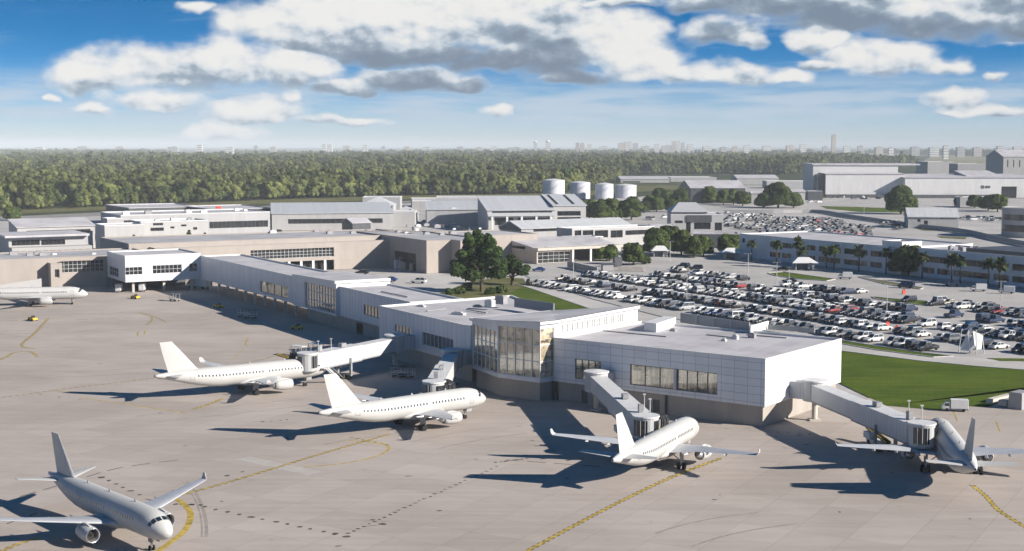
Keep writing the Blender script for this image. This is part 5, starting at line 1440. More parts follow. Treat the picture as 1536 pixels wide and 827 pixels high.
def jet_bridge(label, wallp, rot, cab, face, fz0=4.1, fz1=3.9, legs=.72):
    wp, rt, cb = (V2(p) for p in (wallp, rot, cab)); face = V2(face).normalized()
    root = empty('jet_bridge', rt, label, 'jet bridge', 'jet bridges along the concourse')
    q = MB(); duct(q, wp + Vector((0, 0, fz0)), rt + Vector((0, 0, fz0)), 3.0, 3.2); q.build('link_corridor', MAT['bridge'], root)
    N = 20
    def ring(c, r, z): return [(c.x + r * math.cos(2 * math.pi * i / N), c.y + r * math.sin(2 * math.pi * i / N), z) for i in range(N)]
    q = MB(); q.loft([ring(rt, 2.3, fz0 - .25), ring(rt, 2.3, fz0 + 3.5)]); ro = q.build('rotunda', MAT['bridge'], root)
    q = MB(); q.loft([ring(rt, 2.5, fz0 + 3.5), ring(rt, 2.5, fz0 + 3.75), ring(rt, .3, fz0 + 4.0)]); q.build('rotunda_roof', MAT['bridge_roof'], ro)
    q = MB(); q.tube(rt, (rt.x, rt.y, fz0 - .25), .55, .55, 14); q.box((rt.x, rt.y, .15), (2.2, 2.2, .3)); q.build('support_column', MAT['column'], root)
    d = (cb - rt); L = d.length; d.normalize(); s = Vector((-d.y, d.x, 0))
    def at_(t, dz=0): return rt + d * t + Vector((0, 0, fz0 + (fz1 - fz0) * t / L + dz))
    for name, t0, t1, w, h in (('tunnel_section', 1.6, L * .50, 3.0, 2.9), ('tunnel_section', L * .46, L - 1.5, 3.4, 3.25)):
        q = MB(); dz = -.17 if w > 3.2 else 0
        duct(q, at_(t0, dz), at_(t1, dz), w, h); tn = q.build(name, MAT['bridge'], root)
        q = MB(); q.bar(at_(t0, dz + h + .06), at_(t1, dz + h + .06), w + .16, .12); q.build('tunnel_roof', MAT['bridge_roof'], tn)
        q = MB()
        for sg in (-1, 1): q.bar(at_(t0, dz - .12) + s * sg * (w / 2 - .15), at_(t1, dz - .12) + s * sg * (w / 2 - .15), .3, .3)
        q.build('floor_beam', MAT['gse_grey'], tn)
    # cab turned towards the aircraft door
    q = MB(); z0, z1 = fz1 - .2, fz1 + 3.3; r = 2.15
    fa = math.atan2(face.y, face.x)
    angs = np.linspace(fa + .55, fa + 2 * math.pi - .55, 18)
    q.loft([[(cb.x + r * math.cos(a), cb.y + r * math.sin(a), z) for a in angs] for z in (z0, z1)], cap=False, closed=False)
    cabo = q.build('cab', MAT['bridge'], root)
    q = MB(); fl = [(cb.x + (r + .15) * math.cos(a), cb.y + (r + .15) * math.sin(a)) for a in np.linspace(0, 2 * math.pi, 25)[:-1]]
    q.prism(fl, z1, z1 + .25); q.build('cab_roof', MAT['bridge_roof'], cabo)
    q = MB(); q.prism(fl, z0 - .2, z0); q.build('cab_floor', MAT['gse_grey'], cabo)
    for sg in (-1, 1):
        aa = [a for a in np.linspace(fa + sg * .7, fa + sg * 1.75, 6)]
        q = MB(); q.loft([[(cb.x + (r + .03) * math.cos(a), cb.y + (r + .03) * math.sin(a), z) for a in (aa if sg > 0 else aa[::-1])] for z in (z0 + 1.0, z1 - .45)], cap=False, closed=False); q.build('cab_window', MAT['glass_dark'], cabo)
    aa = np.linspace(fa + 2.75, fa + 4.0, 8)
    q = MB(); q.loft([[(cb.x + (r + .03) * math.cos(a), cb.y + (r + .03) * math.sin(a), z) for a in aa] for z in (z0 + .5, z1 - .35)], cap=False, closed=False); gw = q.build('cab_window', MAT['glass_dark'], cabo)
    q = MB()
    for a in aa[::2]: q.bar((cb.x + (r + .07) * math.cos(a), cb.y + (r + .07) * math.sin(a), z0 + .5), (cb.x + (r + .07) * math.cos(a), cb.y + (r + .07) * math.sin(a), z1 - .35), .08, .08)
    q.build('mullion', MAT['frame'], cabo)
    fs = Vector((-face.y, face.x, 0)); c0_ = cb + face * 1.9
    q = MB()
    for i in range(5):
        p = c0_ + face * (.35 * i); k = 1.75 + (.12 if i % 2 else 0)
        pts = [p - fs * k, p + fs * k]
        q.bar((pts[0].x, pts[0].y, z0 + 1.55), (pts[0].x + face.x * .3, pts[0].y + face.y * .3, z0 + 1.55), .3, 3.1); q.bar((pts[1].x, pts[1].y, z0 + 1.55), (pts[1].x + face.x * .3, pts[1].y + face.y * .3, z0 + 1.55), .3, 3.1)
        q.bar((p.x - fs.x * k, p.y - fs.y * k, z1 - .1), (p.x + fs.x * k, p.y + fs.y * k, z1 - .1), .34, .4)
    q.build('bellows', MAT['bridge_dark'], cabo)
    q = MB(); bk = cb + face * .6; q.box((bk.x, bk.y, z0 + 1.7), (1.0, 1.0, 3.2), fa); q.build('doorway', MAT['bridge_dark'], cabo)
    # wheeled drive under the outer tunnel
    tl_ = L * legs; base = rt + d * tl_; hz_ = fz0 + (fz1 - fz0) * legs - .4
    q = MB()
    for sg in (-1, 1):
        p = base + s * sg * 1.9; q.box((p.x, p.y, hz_ / 2 + .45), (.5, .5, hz_ - .5), math.atan2(d.y, d.x)); p2 = base + s * sg * 1.9
        q.bar((p.x, p.y, hz_ + 1.2), (p.x, p.y, hz_ - .2), .4, .4)
    a, b = base - s * 2.0, base + s * 2.0
    q.bar((a.x, a.y, hz_), (b.x, b.y, hz_), .5, .45); q.bar((a.x, a.y, 1.0), (b.x, b.y, 1.0), .7, .5)
    dv = q.build('drive_column', MAT['gse_grey'], root)
    for sg in (-1, 1):
        p = base + s * sg * 1.1
        for off in (-.35, .35):
            c = p + s * off; q = MB(); q.tube((c.x - s.x * .2, c.y - s.y * .2, .55), (c.x + s.x * .2, c.y + s.y * .2, .55), .55, .55, 16); q.build('wheel', MAT['rubber'], dv)
    # service stair beside the cab
    q = MB(); a = cb - d * 3.2 + s * 2.1; b = a - d * 5.0
    for off in (0, .9):
        q.bar((a.x + s.x * off, a.y + s.y * off, fz1), (b.x + s.x * off, b.y + s.y * off, .1), .12, .3)
        q.bar((a.x + s.x * off, a.y + s.y * off, fz1 + 1.0), (b.x + s.x * off, b.y + s.y * off, 1.1), .06, .06)
    for i in range(14):
        t = i / 13; p = a.lerp(b, t); z = fz1 + (.15 - fz1) * t; q.box((p.x + s.x * .45, p.y + s.y * .45, z), (.3, .9, .05), math.atan2(d.y, d.x))
    q.box((a.x + d.x * .6 + s.x * .2, a.y + d.y * .6 + s.y * .2, fz1 - .05), (1.4, 1.5, .1), math.atan2(d.y, d.x))
    q.build('service_stair', MAT['frame'], root)
    for t, sz in ((L * .62, (1.6, 1.1, .8)), (L - 4, (1.0, .8, 1.3))):
        p = at_(t, 3.3); q = MB(); q.box((p.x, p.y, p.z + sz[2] / 2), sz, math.atan2(d.y, d.x)); bevel(q.build('roof_unit', MAT['gse_grey'], root), .05)
    for t in (L - 6.5, L - 2.2):
        p = at_(t, 3.2) + s * 1.2; q = MB(); q.tube(p, (p.x, p.y, p.z + 2.6), .09, .07, 6); q.box((p.x, p.y, p.z + 2.6), (.5, .3, .2)); q.build('lamp_mast', MAT['frame'], root)
    q = MB(); p = base - s * 2.1 - d * 2; q.box((p.x, p.y, 2.6), (2.2, .9, 1.1), math.atan2(d.y, d.x)); bevel(q.build('air_unit', MAT['coping'], root), .08)
    return root
jet_bridge('long pale jet bridge slanting to the airliner furthest along the apron', (-23.0, 329.0), (-27.5, 325.5), (-44.2, 299.5), (-.3, .2), legs=.6)
jet_bridge('short white jet bridge pointing at the airliner below the glazed corner', (-9.0, 305.5), (-13.0, 302.0), (-14.8, 263.0), (.8, .35), legs=.7)
jet_bridge('white jet bridge leaving the low end block beside the small window', (19.0, 275.0), (16.6, 272.2), (22.2, 229.0), (.75, .7), legs=.75)
jet_bridge('jet bridge leaving the sunlit end wall towards the shaded airliner', (53.5, 264.4), (57.4, 262.0), (66.2, 223.0), (.5, .85), legs=.70)

# ------------------------------------------------------------------ ground equipment
def tug(px, py, rz, label, col, cat='tractor'):
    c = G(px, py); t = empty('baggage_tractor', (0, 0, 0), label, cat, 'ground tractors')
    q = MB(); q.loft([[(x * w, y, z) for x, z in ((-1, z0), (1, z0), (1, z1), (-1, z1))] for y, w, z0, z1 in ((-1.7, .75, .35, .8), (-1.5, .8, .3, 1.0), (-.3, .8, .3, 1.0), (-.2, .8, .3, .75), (.5, .8, .3, .75), (.6, .8, .3, 1.15), (1.6, .7, .35, 1.05), (1.75, .6, .4, .9))]); bevel(q.build('body', MAT[col], t), .05)
    q = MB(); q.box((0, -.1, .95), (1.1, .5, .4)); q.box((0, -.4, 1.3), (1.1, .15, .6)); q.build('seat', MAT['rubber'], t)
    q = MB(); q.tube((0, .55, 1.1), (0, .25, 1.45), .03); q.tube((0, .25, 1.43), (0, .22, 1.47), .2, .2, 12); q.build('steering_wheel', MAT['rubber'], t)
    for sx in (-1, 1):
        for y in (-1.05, 1.05): q = MB(); q.tube((sx * .62, y, .36), (sx * .9, y, .36), .36, .36, 14); q.build('wheel', MAT['rubber'], t)
    t.location = c; t.rotation_euler = (0, 0, rz); t.scale = (1.0,) * 3; return t
tug(203, 448.5, .9, 'yellow tractor standing in the sun in front of the pod', 'yellow')
tug(49, 481.5, .8, 'yellow tractor on the painted line below the airliner at the left edge', 'yellow')
tug(328, 462, 1.2, 'dark yellow tractor in the shade of the long connector', 'yellow')
tug(446, 494.5, 1.2, 'dull yellow tractor in the shade below the glazed connector bay', 'yellow')
def cart(px, py, rz, label, covered=True):
    c = G(px, py); t = empty('baggage_cart', (0, 0, 0), label, 'cart', 'baggage carts')
    q = MB(); q.box((0, 0, .55), (1.5, 3.0, .15)); q.bar((0, 1.5, .5), (0, 2.5, .4), .1, .1); q.build('bed', MAT['gse_grey'], t)
    q = MB()
    for x in (-.7, .7):
        for y in (-1.4, 1.4): q.box((x, y, 1.3), (.08, .08, 1.4))
        q.box((x, 0, 1.1), (.05, 2.8, .08))
    q.build('rail', MAT['frame'], t)
    if covered: q = MB(); q.prism([(-.85, -1.6), (.85, -1.6), (.85, 1.6), (-.85, 1.6)], 2.0, 2.12); q.build('roof', MAT['coping'] if covered == 1 else MAT['dark_wall'], t)
    for x in (-.6, .6):
        for y in (-1.0, 1.0): q = MB(); q.tube((x - .1, y, .25), (x + .1, y, .25), .25, .25, 12); q.build('wheel', MAT['rubber'], t)
    t.location = c; t.rotation_euler = (0, 0, rz); t.scale = (1.2,) * 3; return t
cart(366, 476, 1.2, 'left of two dark roofed baggage carts in the connector shade', 2); cart(376, 478, 1.2, 'right of two dark roofed baggage carts in the connector shade', 2)
cart(599, 566, 1.3, 'left of two dark roofed carts in the shade between the two jet bridges', 2); cart(610, 567, 1.3, 'right of two dark roofed carts in the shade between the two jet bridges', 2)
cart(448, 534, 1.0, 'left of three carts bunched behind the cab of the longest jet bridge', 1); cart(461, 532, 1.1, 'middle of three carts bunched behind the cab of the longest jet bridge', 0); cart(474, 530, 1.0, 'right of three carts bunched behind the cab of the longest jet bridge', 1)
cart(262, 452, .9, 'lone cart in the shade between the pod and the connector', 2)
def belt_loader(px, py, rz, label):
    c = G(px, py); t = empty('belt_loader', (0, 0, 0), label, 'belt loader')
    q = MB(); q.box((0, 0, .6), (1.7, 4.6, .6)); bevel(q.build('chassis', MAT['coping'], t), .05)
    q = MB(); q.bar((.3, -3.0, .9), (.3, 3.6, 2.4), .9, .25); q.build('belt', MAT['rubber'], t)
    q = MB()
    for x in (-.2, .8): q.bar((x, -3.0, 1.1), (x, 3.6, 2.6), .06, .2)
    q.tube((.3, 1.4, .9), (.3, 1.8, 1.9), .1); q.build('belt_frame', MAT['yellow'], t)
    q = MB(); q.box((-.55, 1.0, 1.25), (.6, .8, .7)); q.build('seat', MAT['rubber'], t)
    for sx in (-1, 1):
        for y in (-1.5, 1.5): q = MB(); q.tube((sx * .65, y, .38), (sx * .92, y, .38), .38, .38, 14); q.build('wheel', MAT['rubber'], t)
    t.location = c; t.rotation_euler = (0, 0, rz); return t
belt_loader(437, 549, 1.3, 'belt loader parked behind the nose of the furthest gated airliner')
belt_loader(985, 668, -.3, 'belt loader beneath the jet bridge of the airliner by the end block')
belt_loader(1316, 668, .3, 'belt loader in the shade below the jet bridge at the lawn')
def truck(px, py, rz, label, sc=1.0, body='coping', box=True, cat='truck'):
    c = G(px, py); t = empty('service_truck', (0, 0, 0), label, cat)
    q = MB(); q.box((0, 0, .65), (2.0, 6.6, .35)); q.build('chassis', MAT['gse_grey'], t)
    q = MB(); q.loft([[(x * w, y, z) for x, z in ((-1, .7), (1, .7), (1, z1), (-1, z1))] for y, w, z1 in ((1.5, 1.05, 2.5), (2.5, 1.05, 2.55), (3.2, 1.0, 1.7), (3.6, .95, 1.5))]); cb_ = bevel(q.build('cab', MAT[body], t), .06)
    q = MB(); q.loft([[(x * w, y, z) for x, z in ((-1, 1.55), (1, 1.55), (1, z1), (-1, z1))] for y, w, z1 in ((1.7, 1.07, 2.3), (2.45, 1.07, 2.35), (3.12, 1.0, 1.75))]); q.build('windscreen', MAT['glass_dark'], cb_)
    q = MB(); q.box((0, -1.0, 2.1), (2.3, 4.6, 2.5)); bx = bevel(q.build('cargo_box', MAT['coping'], t), .06)
    q = MB(); q.box((0, -3.32, 2.1), (1.9, .06, 2.2)); q.build('rear_door', MAT['frame'], bx)
    for sx in (-1, 1):
        for y in (-2.0, 2.3): q = MB(); q.tube((sx * .8, y, .48), (sx * 1.08, y, .48), .48, .48, 14); q.build('wheel', MAT['rubber'], t)
    t.location = c; t.rotation_euler = (0, 0, rz); t.scale = (sc,) * 3; return t
truck(299, 433.5, 1.1, 'white high-bodied catering truck under the connector beside the pod', 1.35)
truck(1433, 617, 1.35, 'small white box truck at the foot of the lawn', .72)
truck(179, 438, .1, 'small white truck with its rear towards us under the pod corner', .85); truck(214, 437, .1, 'small white truck under the middle of the pod', .85)
truck(1268, 418.5, 1.35, 'white delivery van driving past the grass island in the car park', .8)
truck(1468, 437, 1.4, 'white box truck parked near the right end of the office front', .8); truck(1510, 440.5, 1.2, 'second white box truck near the offices, closest to the right edge', .8)
truck(690, 412, 1.2, 'small white truck half hidden beside the big oak', .75)
# service scaffold near the beige corner, concrete blocks at the lawn corner
for k, (px, py, sx, sy, sz, lb) in enumerate(((1515, 606, 7, 2, 1.0, 'long low concrete barrier at the lawn corner'), (1500, 601, 9, 1.6, .8, 'pale concrete beam lying along the lawn edge'), (1530, 612, 4.5, 3, 3.2, 'grey plant cabinet cut by the right edge beside the lawn'))):
    c = G(px, py); q = MB(); q.box((0, 0, sz * .5), (sx, sy, sz), 0, taper=.9); q.box((0, 0, sz + .05), (sx * .92, sy * .85, .12))
    o = single(q, 'concrete_barrier' if k < 2 else 'plant_cabinet', MAT['column'] if k < 2 else MAT['grey_wall'], (0, 0, 0), lb, 'barrier' if k < 2 else 'cabinet'); o.location = c; o.rotation_euler = (0, 0, .75); bevel(o, .08)
# folded white sail shelter at the near end of the car park
c = G(1457, 530); t = empty('sail_shelter', c, 'folded white sail shelter on poles at the near end of the car park', 'shelter')
q = MB()
for dx, dy in ((-3.2, 0), (0, 1.2), (3.2, 0), (.6, -2.0)): q.tube((c.x + dx, c.y + dy, 0), (c.x + dx * .8, c.y + dy * .8, 6.2 if dx < 2 else 5.0), .14, .1, 8)
q.build('pole', MAT['frame'], t)
for a in (((-3.0, 0, .8), (-.6, .6, 6.0), (0, 1.0, 1.2), (-1.2, -1.0, .6)), ((.3, .3, 5.6), (2.8, 0, 4.6), (2.6, .2, 1.0), (.6, -1.6, 1.2)), ((-1.0, -1.0, .9), (.2, -.2, 5.4), (1.0, -1.4, 1.0))):
    q = MB(); P_ = [Vector((c.x + x, c.y + y, z)) for x, y, z in a]
    cen = sum(P_, Vector()) / len(P_) + Vector((.2, -.5, 0))
    for i in range(len(P_)): q.face([P_[i], P_[(i + 1) % len(P_)], cen])
    o = q.build('sail', MAT['coping'], t); m_ = o.modifiers.new('solid', 'SOLIDIFY'); m_.thickness = .05
# yard walls of the car park and the ticket cabin
for (p, q_, h, lb) in (((852, 401), (896, 411), 2.6, 'dark grey slatted screen wall at the head of the car park'),):
    a, b = G(*p), G(*q_); m_ = MB(); m_.bar((a.x, a.y, h / 2), (b.x, b.y, h / 2), .4, h)
    for t in np.linspace(0, 1, 8): c = a.lerp(b, t); m_.box((c.x, c.y, h / 2 + .1), (.5, .5, h + .2), .4)
    single(m_, 'screen_wall', MAT['screen'], a, lb, 'wall')
c = G(911, 406); t = empty('ticket_cabin', c, 'small dark ticket cabin with a flat roof at the head of the car park', 'cabin')
q = MB(); q.box((c.x, c.y, 1.4), (4.6, 3, 2.8), .2); q.build('wall', MAT['grey_wall'], t)
q = MB(); q.box((c.x, c.y, 2.95), (6.4, 4.2, .3), .2); q.build('roof', MAT['dark_wall'], t)
q = MB(); q.box((c.x - .2, c.y - 1.53, 1.7), (3.2, .08, 1.3), .2); q.build('window', MAT['glass_dark'], t)
c = G(926, 400); q = MB(); q.box((c.x, c.y, 2.2), (3.4, 2.6, 3.6), .3); q.box((c.x, c.y, .3), (3.0, 2.2, .6), .3); single(q, 'waste_container', MAT['dark_wall'], c, 'dark square container behind the ticket cabin', 'container')
c = G(946, 406.5); q = MB(); q.box((c.x, c.y, 1.0), (11, 1.2, 1.6), -.2); q.box((c.x, c.y, .1), (11.4, 1.6, .2), -.2); single(q, 'planter', MAT['column'], c, 'long pale planter under the lone young tree', 'planter')
for px, py, lb in ((1356, 441, 'red barrier post standing alone in the open part of the car park'), (1331, 491, 'red barrier among cars in the middle rows of the car park'), (1345, 497, 'orange barrier beside white cars in the near rows of the car park')):
    c = G(px, py); q = MB(); q.box((c.x, c.y, .7), (1.6, .5, 1.4), .4, taper=.7); q.box((c.x, c.y, 1.5), (.5, .5, .5)); single(q, 'barrier', MAT['orange_red'], c, lb, 'barrier')
# lamp posts
for k, (px, py, h, lb) in enumerate(((1005, 392, 9, 'grey lamp post near the kiosk under the dark trees'), (1390, 340, 14, 'tall grey lamp post left of the small gate house'), (1296, 325, 12, 'lamp post on the lot beyond the offices'), (1122, 410, 8, 'lamp post in the open upper part of the car park'),
        (1183, 445, 9, 'lamp post among the middle car rows'), (860, 425, 9, 'lamp post at the terminal end of the car rows'), (1330, 470, 9, 'lamp post among cars near the long grass island'), (1030, 452, 9, 'lamp post between the near car rows'), (1284, 288, 16, 'tall thin lamp post in front of the white hangar'),
        (1165, 425, 8, 'lamp post near the grass island by the office kiosk'), (1500, 470, 10, 'lamp post at the far right of the car park'), (600, 408, 6, 'short lamp post in the beige terminal yard'), (815, 394, 7, 'lamp post at the entrance canopy'))):
    c = G(px, py); t = empty('lamp_post', c, lb, 'lamp post', 'lamp posts')
    q = MB(); q.tube(c, (c.x, c.y, h), .14, .08, 8); q.box((c.x, c.y, .2), (.6, .6, .4)); q.build('pole', MAT['frame'], t)
    q = MB(); q.bar((c.x - 1.1, c.y, h), (c.x + 1.1, c.y, h), .1, .1)
    for sx in (-1, 1): q.box((c.x + sx * 1.2, c.y, h - .05), (.8, .4, .16))
    q.build('lamp_head', MAT['gse_grey'], t)

# ------------------------------------------------------------------ cars
CARCOL = {'white': (.62, .62, .61), 'silver': (.36, .37, .38), 'grey': (.16, .165, .17), 'black': (.018, .018, .02), 'navy': (.02, .03, .075), 'red': (.24, .02, .02), 'blue': (.03, .07, .22), 'beige': (.42, .37, .3)}
CM = {}
for k, c in CARCOL.items():
    m, nt, b = new_mat('car_paint_' + k, .25, .5)
    b.inputs['Base Color'].default_value = rgb(c); b.inputs['Coat Weight'].default_value = .5
    CM[k] = m
CARGLASS = glass('car_glass', (.012, .013, .015), .08)

def car_geo(kind):
    """body, glass and wheel meshes of one kind of car, front towards +Y"""
    S = {'saloon': dict(L=4.8, w=.92, belt=.93, roof=1.45, cab=((-1.75, 1.05), (-1.05, .25))), 'estate': dict(L=4.8, w=.93, belt=1.0, roof=1.62, cab=((-2.25, 1.15), (-1.85, .35))),
         'suv': dict(L=4.9, w=.98, belt=1.12, roof=1.82, cab=((-2.3, 1.15), (-2.0, .5))), 'pickup': dict(L=5.7, w=1.0, belt=1.12, roof=1.88, cab=((-.75, 1.35), (-.55, .75))), 'van': dict(L=5.1, w=.99, belt=1.15, roof=2.0, cab=((-2.45, 1.75), (-2.3, .95)))}[kind]
    h = S['L'] / 2; w = S['w']; bl = S['belt']
    b = MB()
    def rg(y, ww, z0, z1): return [(-ww * .94, y, z0), (ww * .94, y, z0), (ww, y, (z0 + z1) * .5), (ww * .93, y, z1), (-ww * .93, y, z1), (-ww, y, (z0 + z1) * .5)]
    back = bl if kind != 'saloon' else bl - .02
    if kind == 'pickup':
        b.loft([rg(-h, w * .9, .5, bl - .15), rg(-h + .1, w, .4, bl - .1), rg(-.8, w, .35, bl - .1), rg(-.75, w, .35, bl), rg(1.3, w, .35, bl), rg(h - .4, w * .96, .4, bl - .14), rg(h, w * .84, .5, bl - .3)])
    else:
        b.loft([rg(-h, w * .82, .45, bl - .18), rg(-h + .2, w * .97, .3, back), rg(-h * .4, w, .27, bl), rg(h * .35, w, .27, bl), rg(h - .45, w * .95, .3, bl - .18), rg(h, w * .74, .42, bl - .36)])
    (r0, r1), (t0, t1) = S['cab']; rz_ = S['roof']; tw_ = w * .76
    b.loft([[(-tw_, t0, rz_ - .07), (tw_, t0, rz_ - .07), (tw_, t1, rz_ - .07), (-tw_, t1, rz_ - .07)], [(-tw_ * .96, t0 + .03, rz_), (tw_ * .96, t0 + .03, rz_), (tw_ * .96, t1 - .03, rz_), (-tw_ * .96, t1 - .03, rz_)]])
    for sx in (-1, 1):   # pillars
        for (yb, yt) in ((r0, t0), (r1, t1), ((r0 + r1) / 2 - .1, (t0 + t1) / 2)):
            b.bar((sx * w * .88, yb, bl - .03), (sx * tw_ * .98, yt, rz_ - .05), .09, .09)
    if kind == 'pickup':
        pass
    g = MB()
    g.loft([[(-w * .88, r0, bl - .02), (w * .88, r0, bl - .02), (w * .88, r1, bl - .02), (-w * .88, r1, bl - .02)], [(-tw_ * .97, t0 + .02, rz_ - .06), (tw_ * .97, t0 + .02, rz_ - .06), (tw_ * .97, t1 - .02, rz_ - .06), (-tw_ * .97, t1 - .02, rz_ - .06)]])
    bed = None
    if kind == 'pickup':
        bed = MB(); bed.prism([(-w * .8, -h + .15), (w * .8, -h + .15), (w * .8, -.85), (-w * .8, -.85)], bl - .095, bl - .06)
    wh = []
    for sx in (-1, 1):
        for y in (-h + .95, h - .95):
            q = MB(); q.tube((sx * (w - .2), y, .34), (sx * (w + .02), y, .34), .34, .34, 12); wh.append(q)
    li = []
    for sx in (-1, 1):
        q = MB(); q.box((sx * w * .62, h - .06, bl - .42), (.34, .18, .16)); li.append(q)
    return b, g, wh, li, bed

CARS = {}
LIGHTM = plain('headlight_lens', (.7, .7, .7), .15, .6, var=.02)
for kind in ('saloon', 'estate', 'suv', 'pickup', 'van'):
    b, g, wh, li, bed = car_geo(kind)
    CARS[kind] = dict(mb=(b, g), body=b.data('car_body', CM['white']), parts=[('windows', g.data('windows', CARGLASS))] + [('wheel', q.data('wheel', MAT['rubber'])) for q in wh] + [('headlight', q.data('headlight', LIGHTM)) for q in li] + ([('load_bed', bed.data('load_bed', MAT['rubber']))] if bed else []))

def put_car(kind, colour, loc, rz, label, sc=1.0, group='cars in the car park', name='parked_car'):
    o = bpy.data.objects.new(name, CARS[kind]['body']); COL.objects.link(o)
    o.material_slots[0].link = 'OBJECT'; o.material_slots[0].material = CM[colour]
    o.location = loc; o.rotation_euler = (0, 0, rz); o.scale = (sc,) * 3
    tag(o, label, 'car', group)
    for nm, me in CARS[kind]['parts']:
        c = bpy.data.objects.new(nm, me); COL.objects.link(c); c.parent = o
    return o

ONES = ['', 'first', 'second', 'third', 'fourth', 'fifth', 'sixth', 'seventh', 'eighth', 'ninth', 'tenth', 'eleventh', 'twelfth', 'thirteenth', 'fourteenth', 'fifteenth', 'sixteenth', 'seventeenth', 'eighteenth', 'nineteenth']
def ordinal(n):
    if n < 20: return ONES[n]
    t = ['', '', 'twent', 'thirt', 'fort', 'fift', 'sixt', 'sevent'][n // 10]
    return t + 'ieth' if n % 10 == 0 else t + 'y-' + ONES[n % 10]

KIND_WORD = {'saloon': 'saloon car', 'estate': 'estate car', 'suv': 'tall four-by-four', 'pickup': 'pickup', 'van': 'people carrier'}
crng = random.Random(5)
CSC = 1.22
rows = [268, 286.5, 304.5, 310.3, 327.5, 346.5, 352.3]
slots = []
def smax(px_edge, m):   # s along D where a column of the photograph meets the row
    A = M * m; return tcol(A, D, px_edge, 0)
LIM = {268: (800, 1408), 286.5: (846, 1600), 304.5: (880, 1600), 310.3: (900, 1600), 327.5: (985, 1600), 346.5: (1010, 1600), 352.3: (1290, 1600)}
for ri, m in enumerate(rows):
    px0, px1 = LIM[m]
    s0, s1 = smax(px0, m), smax(px1, m)
    n = int((s1 - s0) / 3.75); idx = 0
    for i in range(n):
        s = s0 + 3.75 * i
        p = M * m + D * s
        camd = p.y * CT + CAM_H * ST; px = CX + F_PX * p.x / camd
        if px > 1560: break
        gap = .05 if ri < 5 else .2
        if ri == 5 and 1095 < px < 1180: gap = .6
        if ri >= 5 and 1290 < px < 1400: gap = .9
        if ri in (3, 4) and 1375 < px < 1470: gap = .55
        if ri in (1, 2) and 1350 < px < 1440: gap = .35
        if ri == 0 and px > 1330: gap = .0
        if crng.random() < gap: continue
        idx += 1
        slots.append((p.y, ri, idx, p))
NROW = ['the row beside the lawn road', 'the second row from the lawn', 'the third row from the lawn', 'the fourth row from the lawn', 'the fifth row from the lawn', 'the sixth row from the lawn', 'the seventh row from the lawn', 'the eighth row from the lawn', 'the furthest row before the offices']
slots.sort(key=lambda t: t[0])
rest = []
bay = MB()
prev = None
for k, (y, ri, idx, p) in enumerate(slots):
    kind = crng.choices(['saloon', 'estate', 'suv', 'pickup', 'van'], [34, 14, 32, 14, 6])[0]
    colour = crng.choices(['white', 'silver', 'grey', 'black', 'navy', 'red', 'blue', 'beige'], [24, 6, 9, 54, 9, 1.4, 1.3, 1.5])[0]
    if ri == 0 and k < 6: colour, kind = ('black', crng.choice(['pickup', 'suv']))
    flip = math.pi if ri in (0, 2, 5) else 0
    if crng.random() < .2: flip += math.pi
    rz = math.atan2(-M.x, M.y) + flip + crng.uniform(-.05, .05)
    loc = p + M * crng.uniform(-.35, .35) + D * crng.uniform(-.2, .2)
    if k < 283:
        put_car(kind, colour, loc, rz, f'{colour} {KIND_WORD[kind]}, {ordinal(idx)} from the terminal end in {NROW[ri]}', CSC)
    else:
        rest.append((kind, colour, loc, rz))
# cars on the move and by the yard: things of their own
for px, py, kind, colour, rz, lb in ((543, 411, 'saloon', 'black', 1.4, 'black saloon car parked in the yard of the beige terminal'), (628, 425, 'suv', 'white', 1.3, 'white four-by-four standing alone in the beige terminal yard'), (585, 422, 'saloon', 'blue', 1.4, 'blue car just behind the raised roof of the connector'),
        (808, 407, 'saloon', 'blue', 1.4, 'blue car alone on the drive below the entrance canopy'), (1359, 432, 'van', 'navy', .9, 'dark blue people carrier driving along the office road'), (1428, 428.5, 'saloon', 'silver', 1.2, 'silver car at the kerb in front of the right office'), (1184, 424, 'saloon', 'black', 1.2, 'black car alone in the lane below the grass island'),
        (1174, 406, 'saloon', 'black', 1.1, 'black car in the lane above the grass island'), (1025, 402, 'suv', 'black', .9, 'black four-by-four alone in the open upper car park'), (1044, 405, 'suv', 'black', 1.3, 'dark four-by-four near two bollards in the upper car park'), (1330, 405, 'saloon', 'white', 1.2, 'white car half hidden behind the dense bushes by the stair tower')):
    put_car(kind, colour, G(px, py), rz, lb, CSC, 'cars on the move')
# the lot beyond the offices: far and small
def lot(m0, m1, pxa, pxb, dens):
    m = m0
    while m < m1:
        s0, s1 = smax(pxa, m), smax(pxb, m); s = s0
        while s < s1:
            if crng.random() < dens: rest.append((crng.choices(['saloon', 'suv', 'pickup', 'van'], [4, 4, 2, 1])[0], crng.choices(['white', 'silver', 'grey', 'black', 'navy', 'red'], [9, 4, 10, 62, 14, 2])[0], M * m + D * s, math.atan2(-M.x, M.y) + crng.choice((0, math.pi))))
            s += 3.6
        m += 9.5
lot(560, 680, 1092, 1262, .5); lot(505, 560, 1130, 1240, .3); lot(560, 640, 1262, 1305, .35); lot(640, 700, 1325, 1362, .3)
for (px0, py0, px1, py1, n) in ((1440, 328, 1500, 331, 22), (1010, 325, 960, 330, 6), (620, 333, 700, 345, 16), (340, 348, 420, 350, 4), (440, 343, 458, 343, 3), (780, 345, 900, 372, 5), (1250, 296, 1380, 305, 12), (1090, 300, 1230, 306, 8), (820, 329, 870, 333, 5)):
    for i in range(n):
        t = crng.random(); p = G(px0 + (px1 - px0) * t, py0 + (py1 - py0) * t + crng.uniform(-2, 2))
        rest.append((crng.choice(['saloon', 'suv', 'van']), crng.choice(['white', 'black', 'silver', 'white', 'navy', 'grey']), p, crng.uniform(0, 6.28)))
mb = MB(); keys = list(CM)
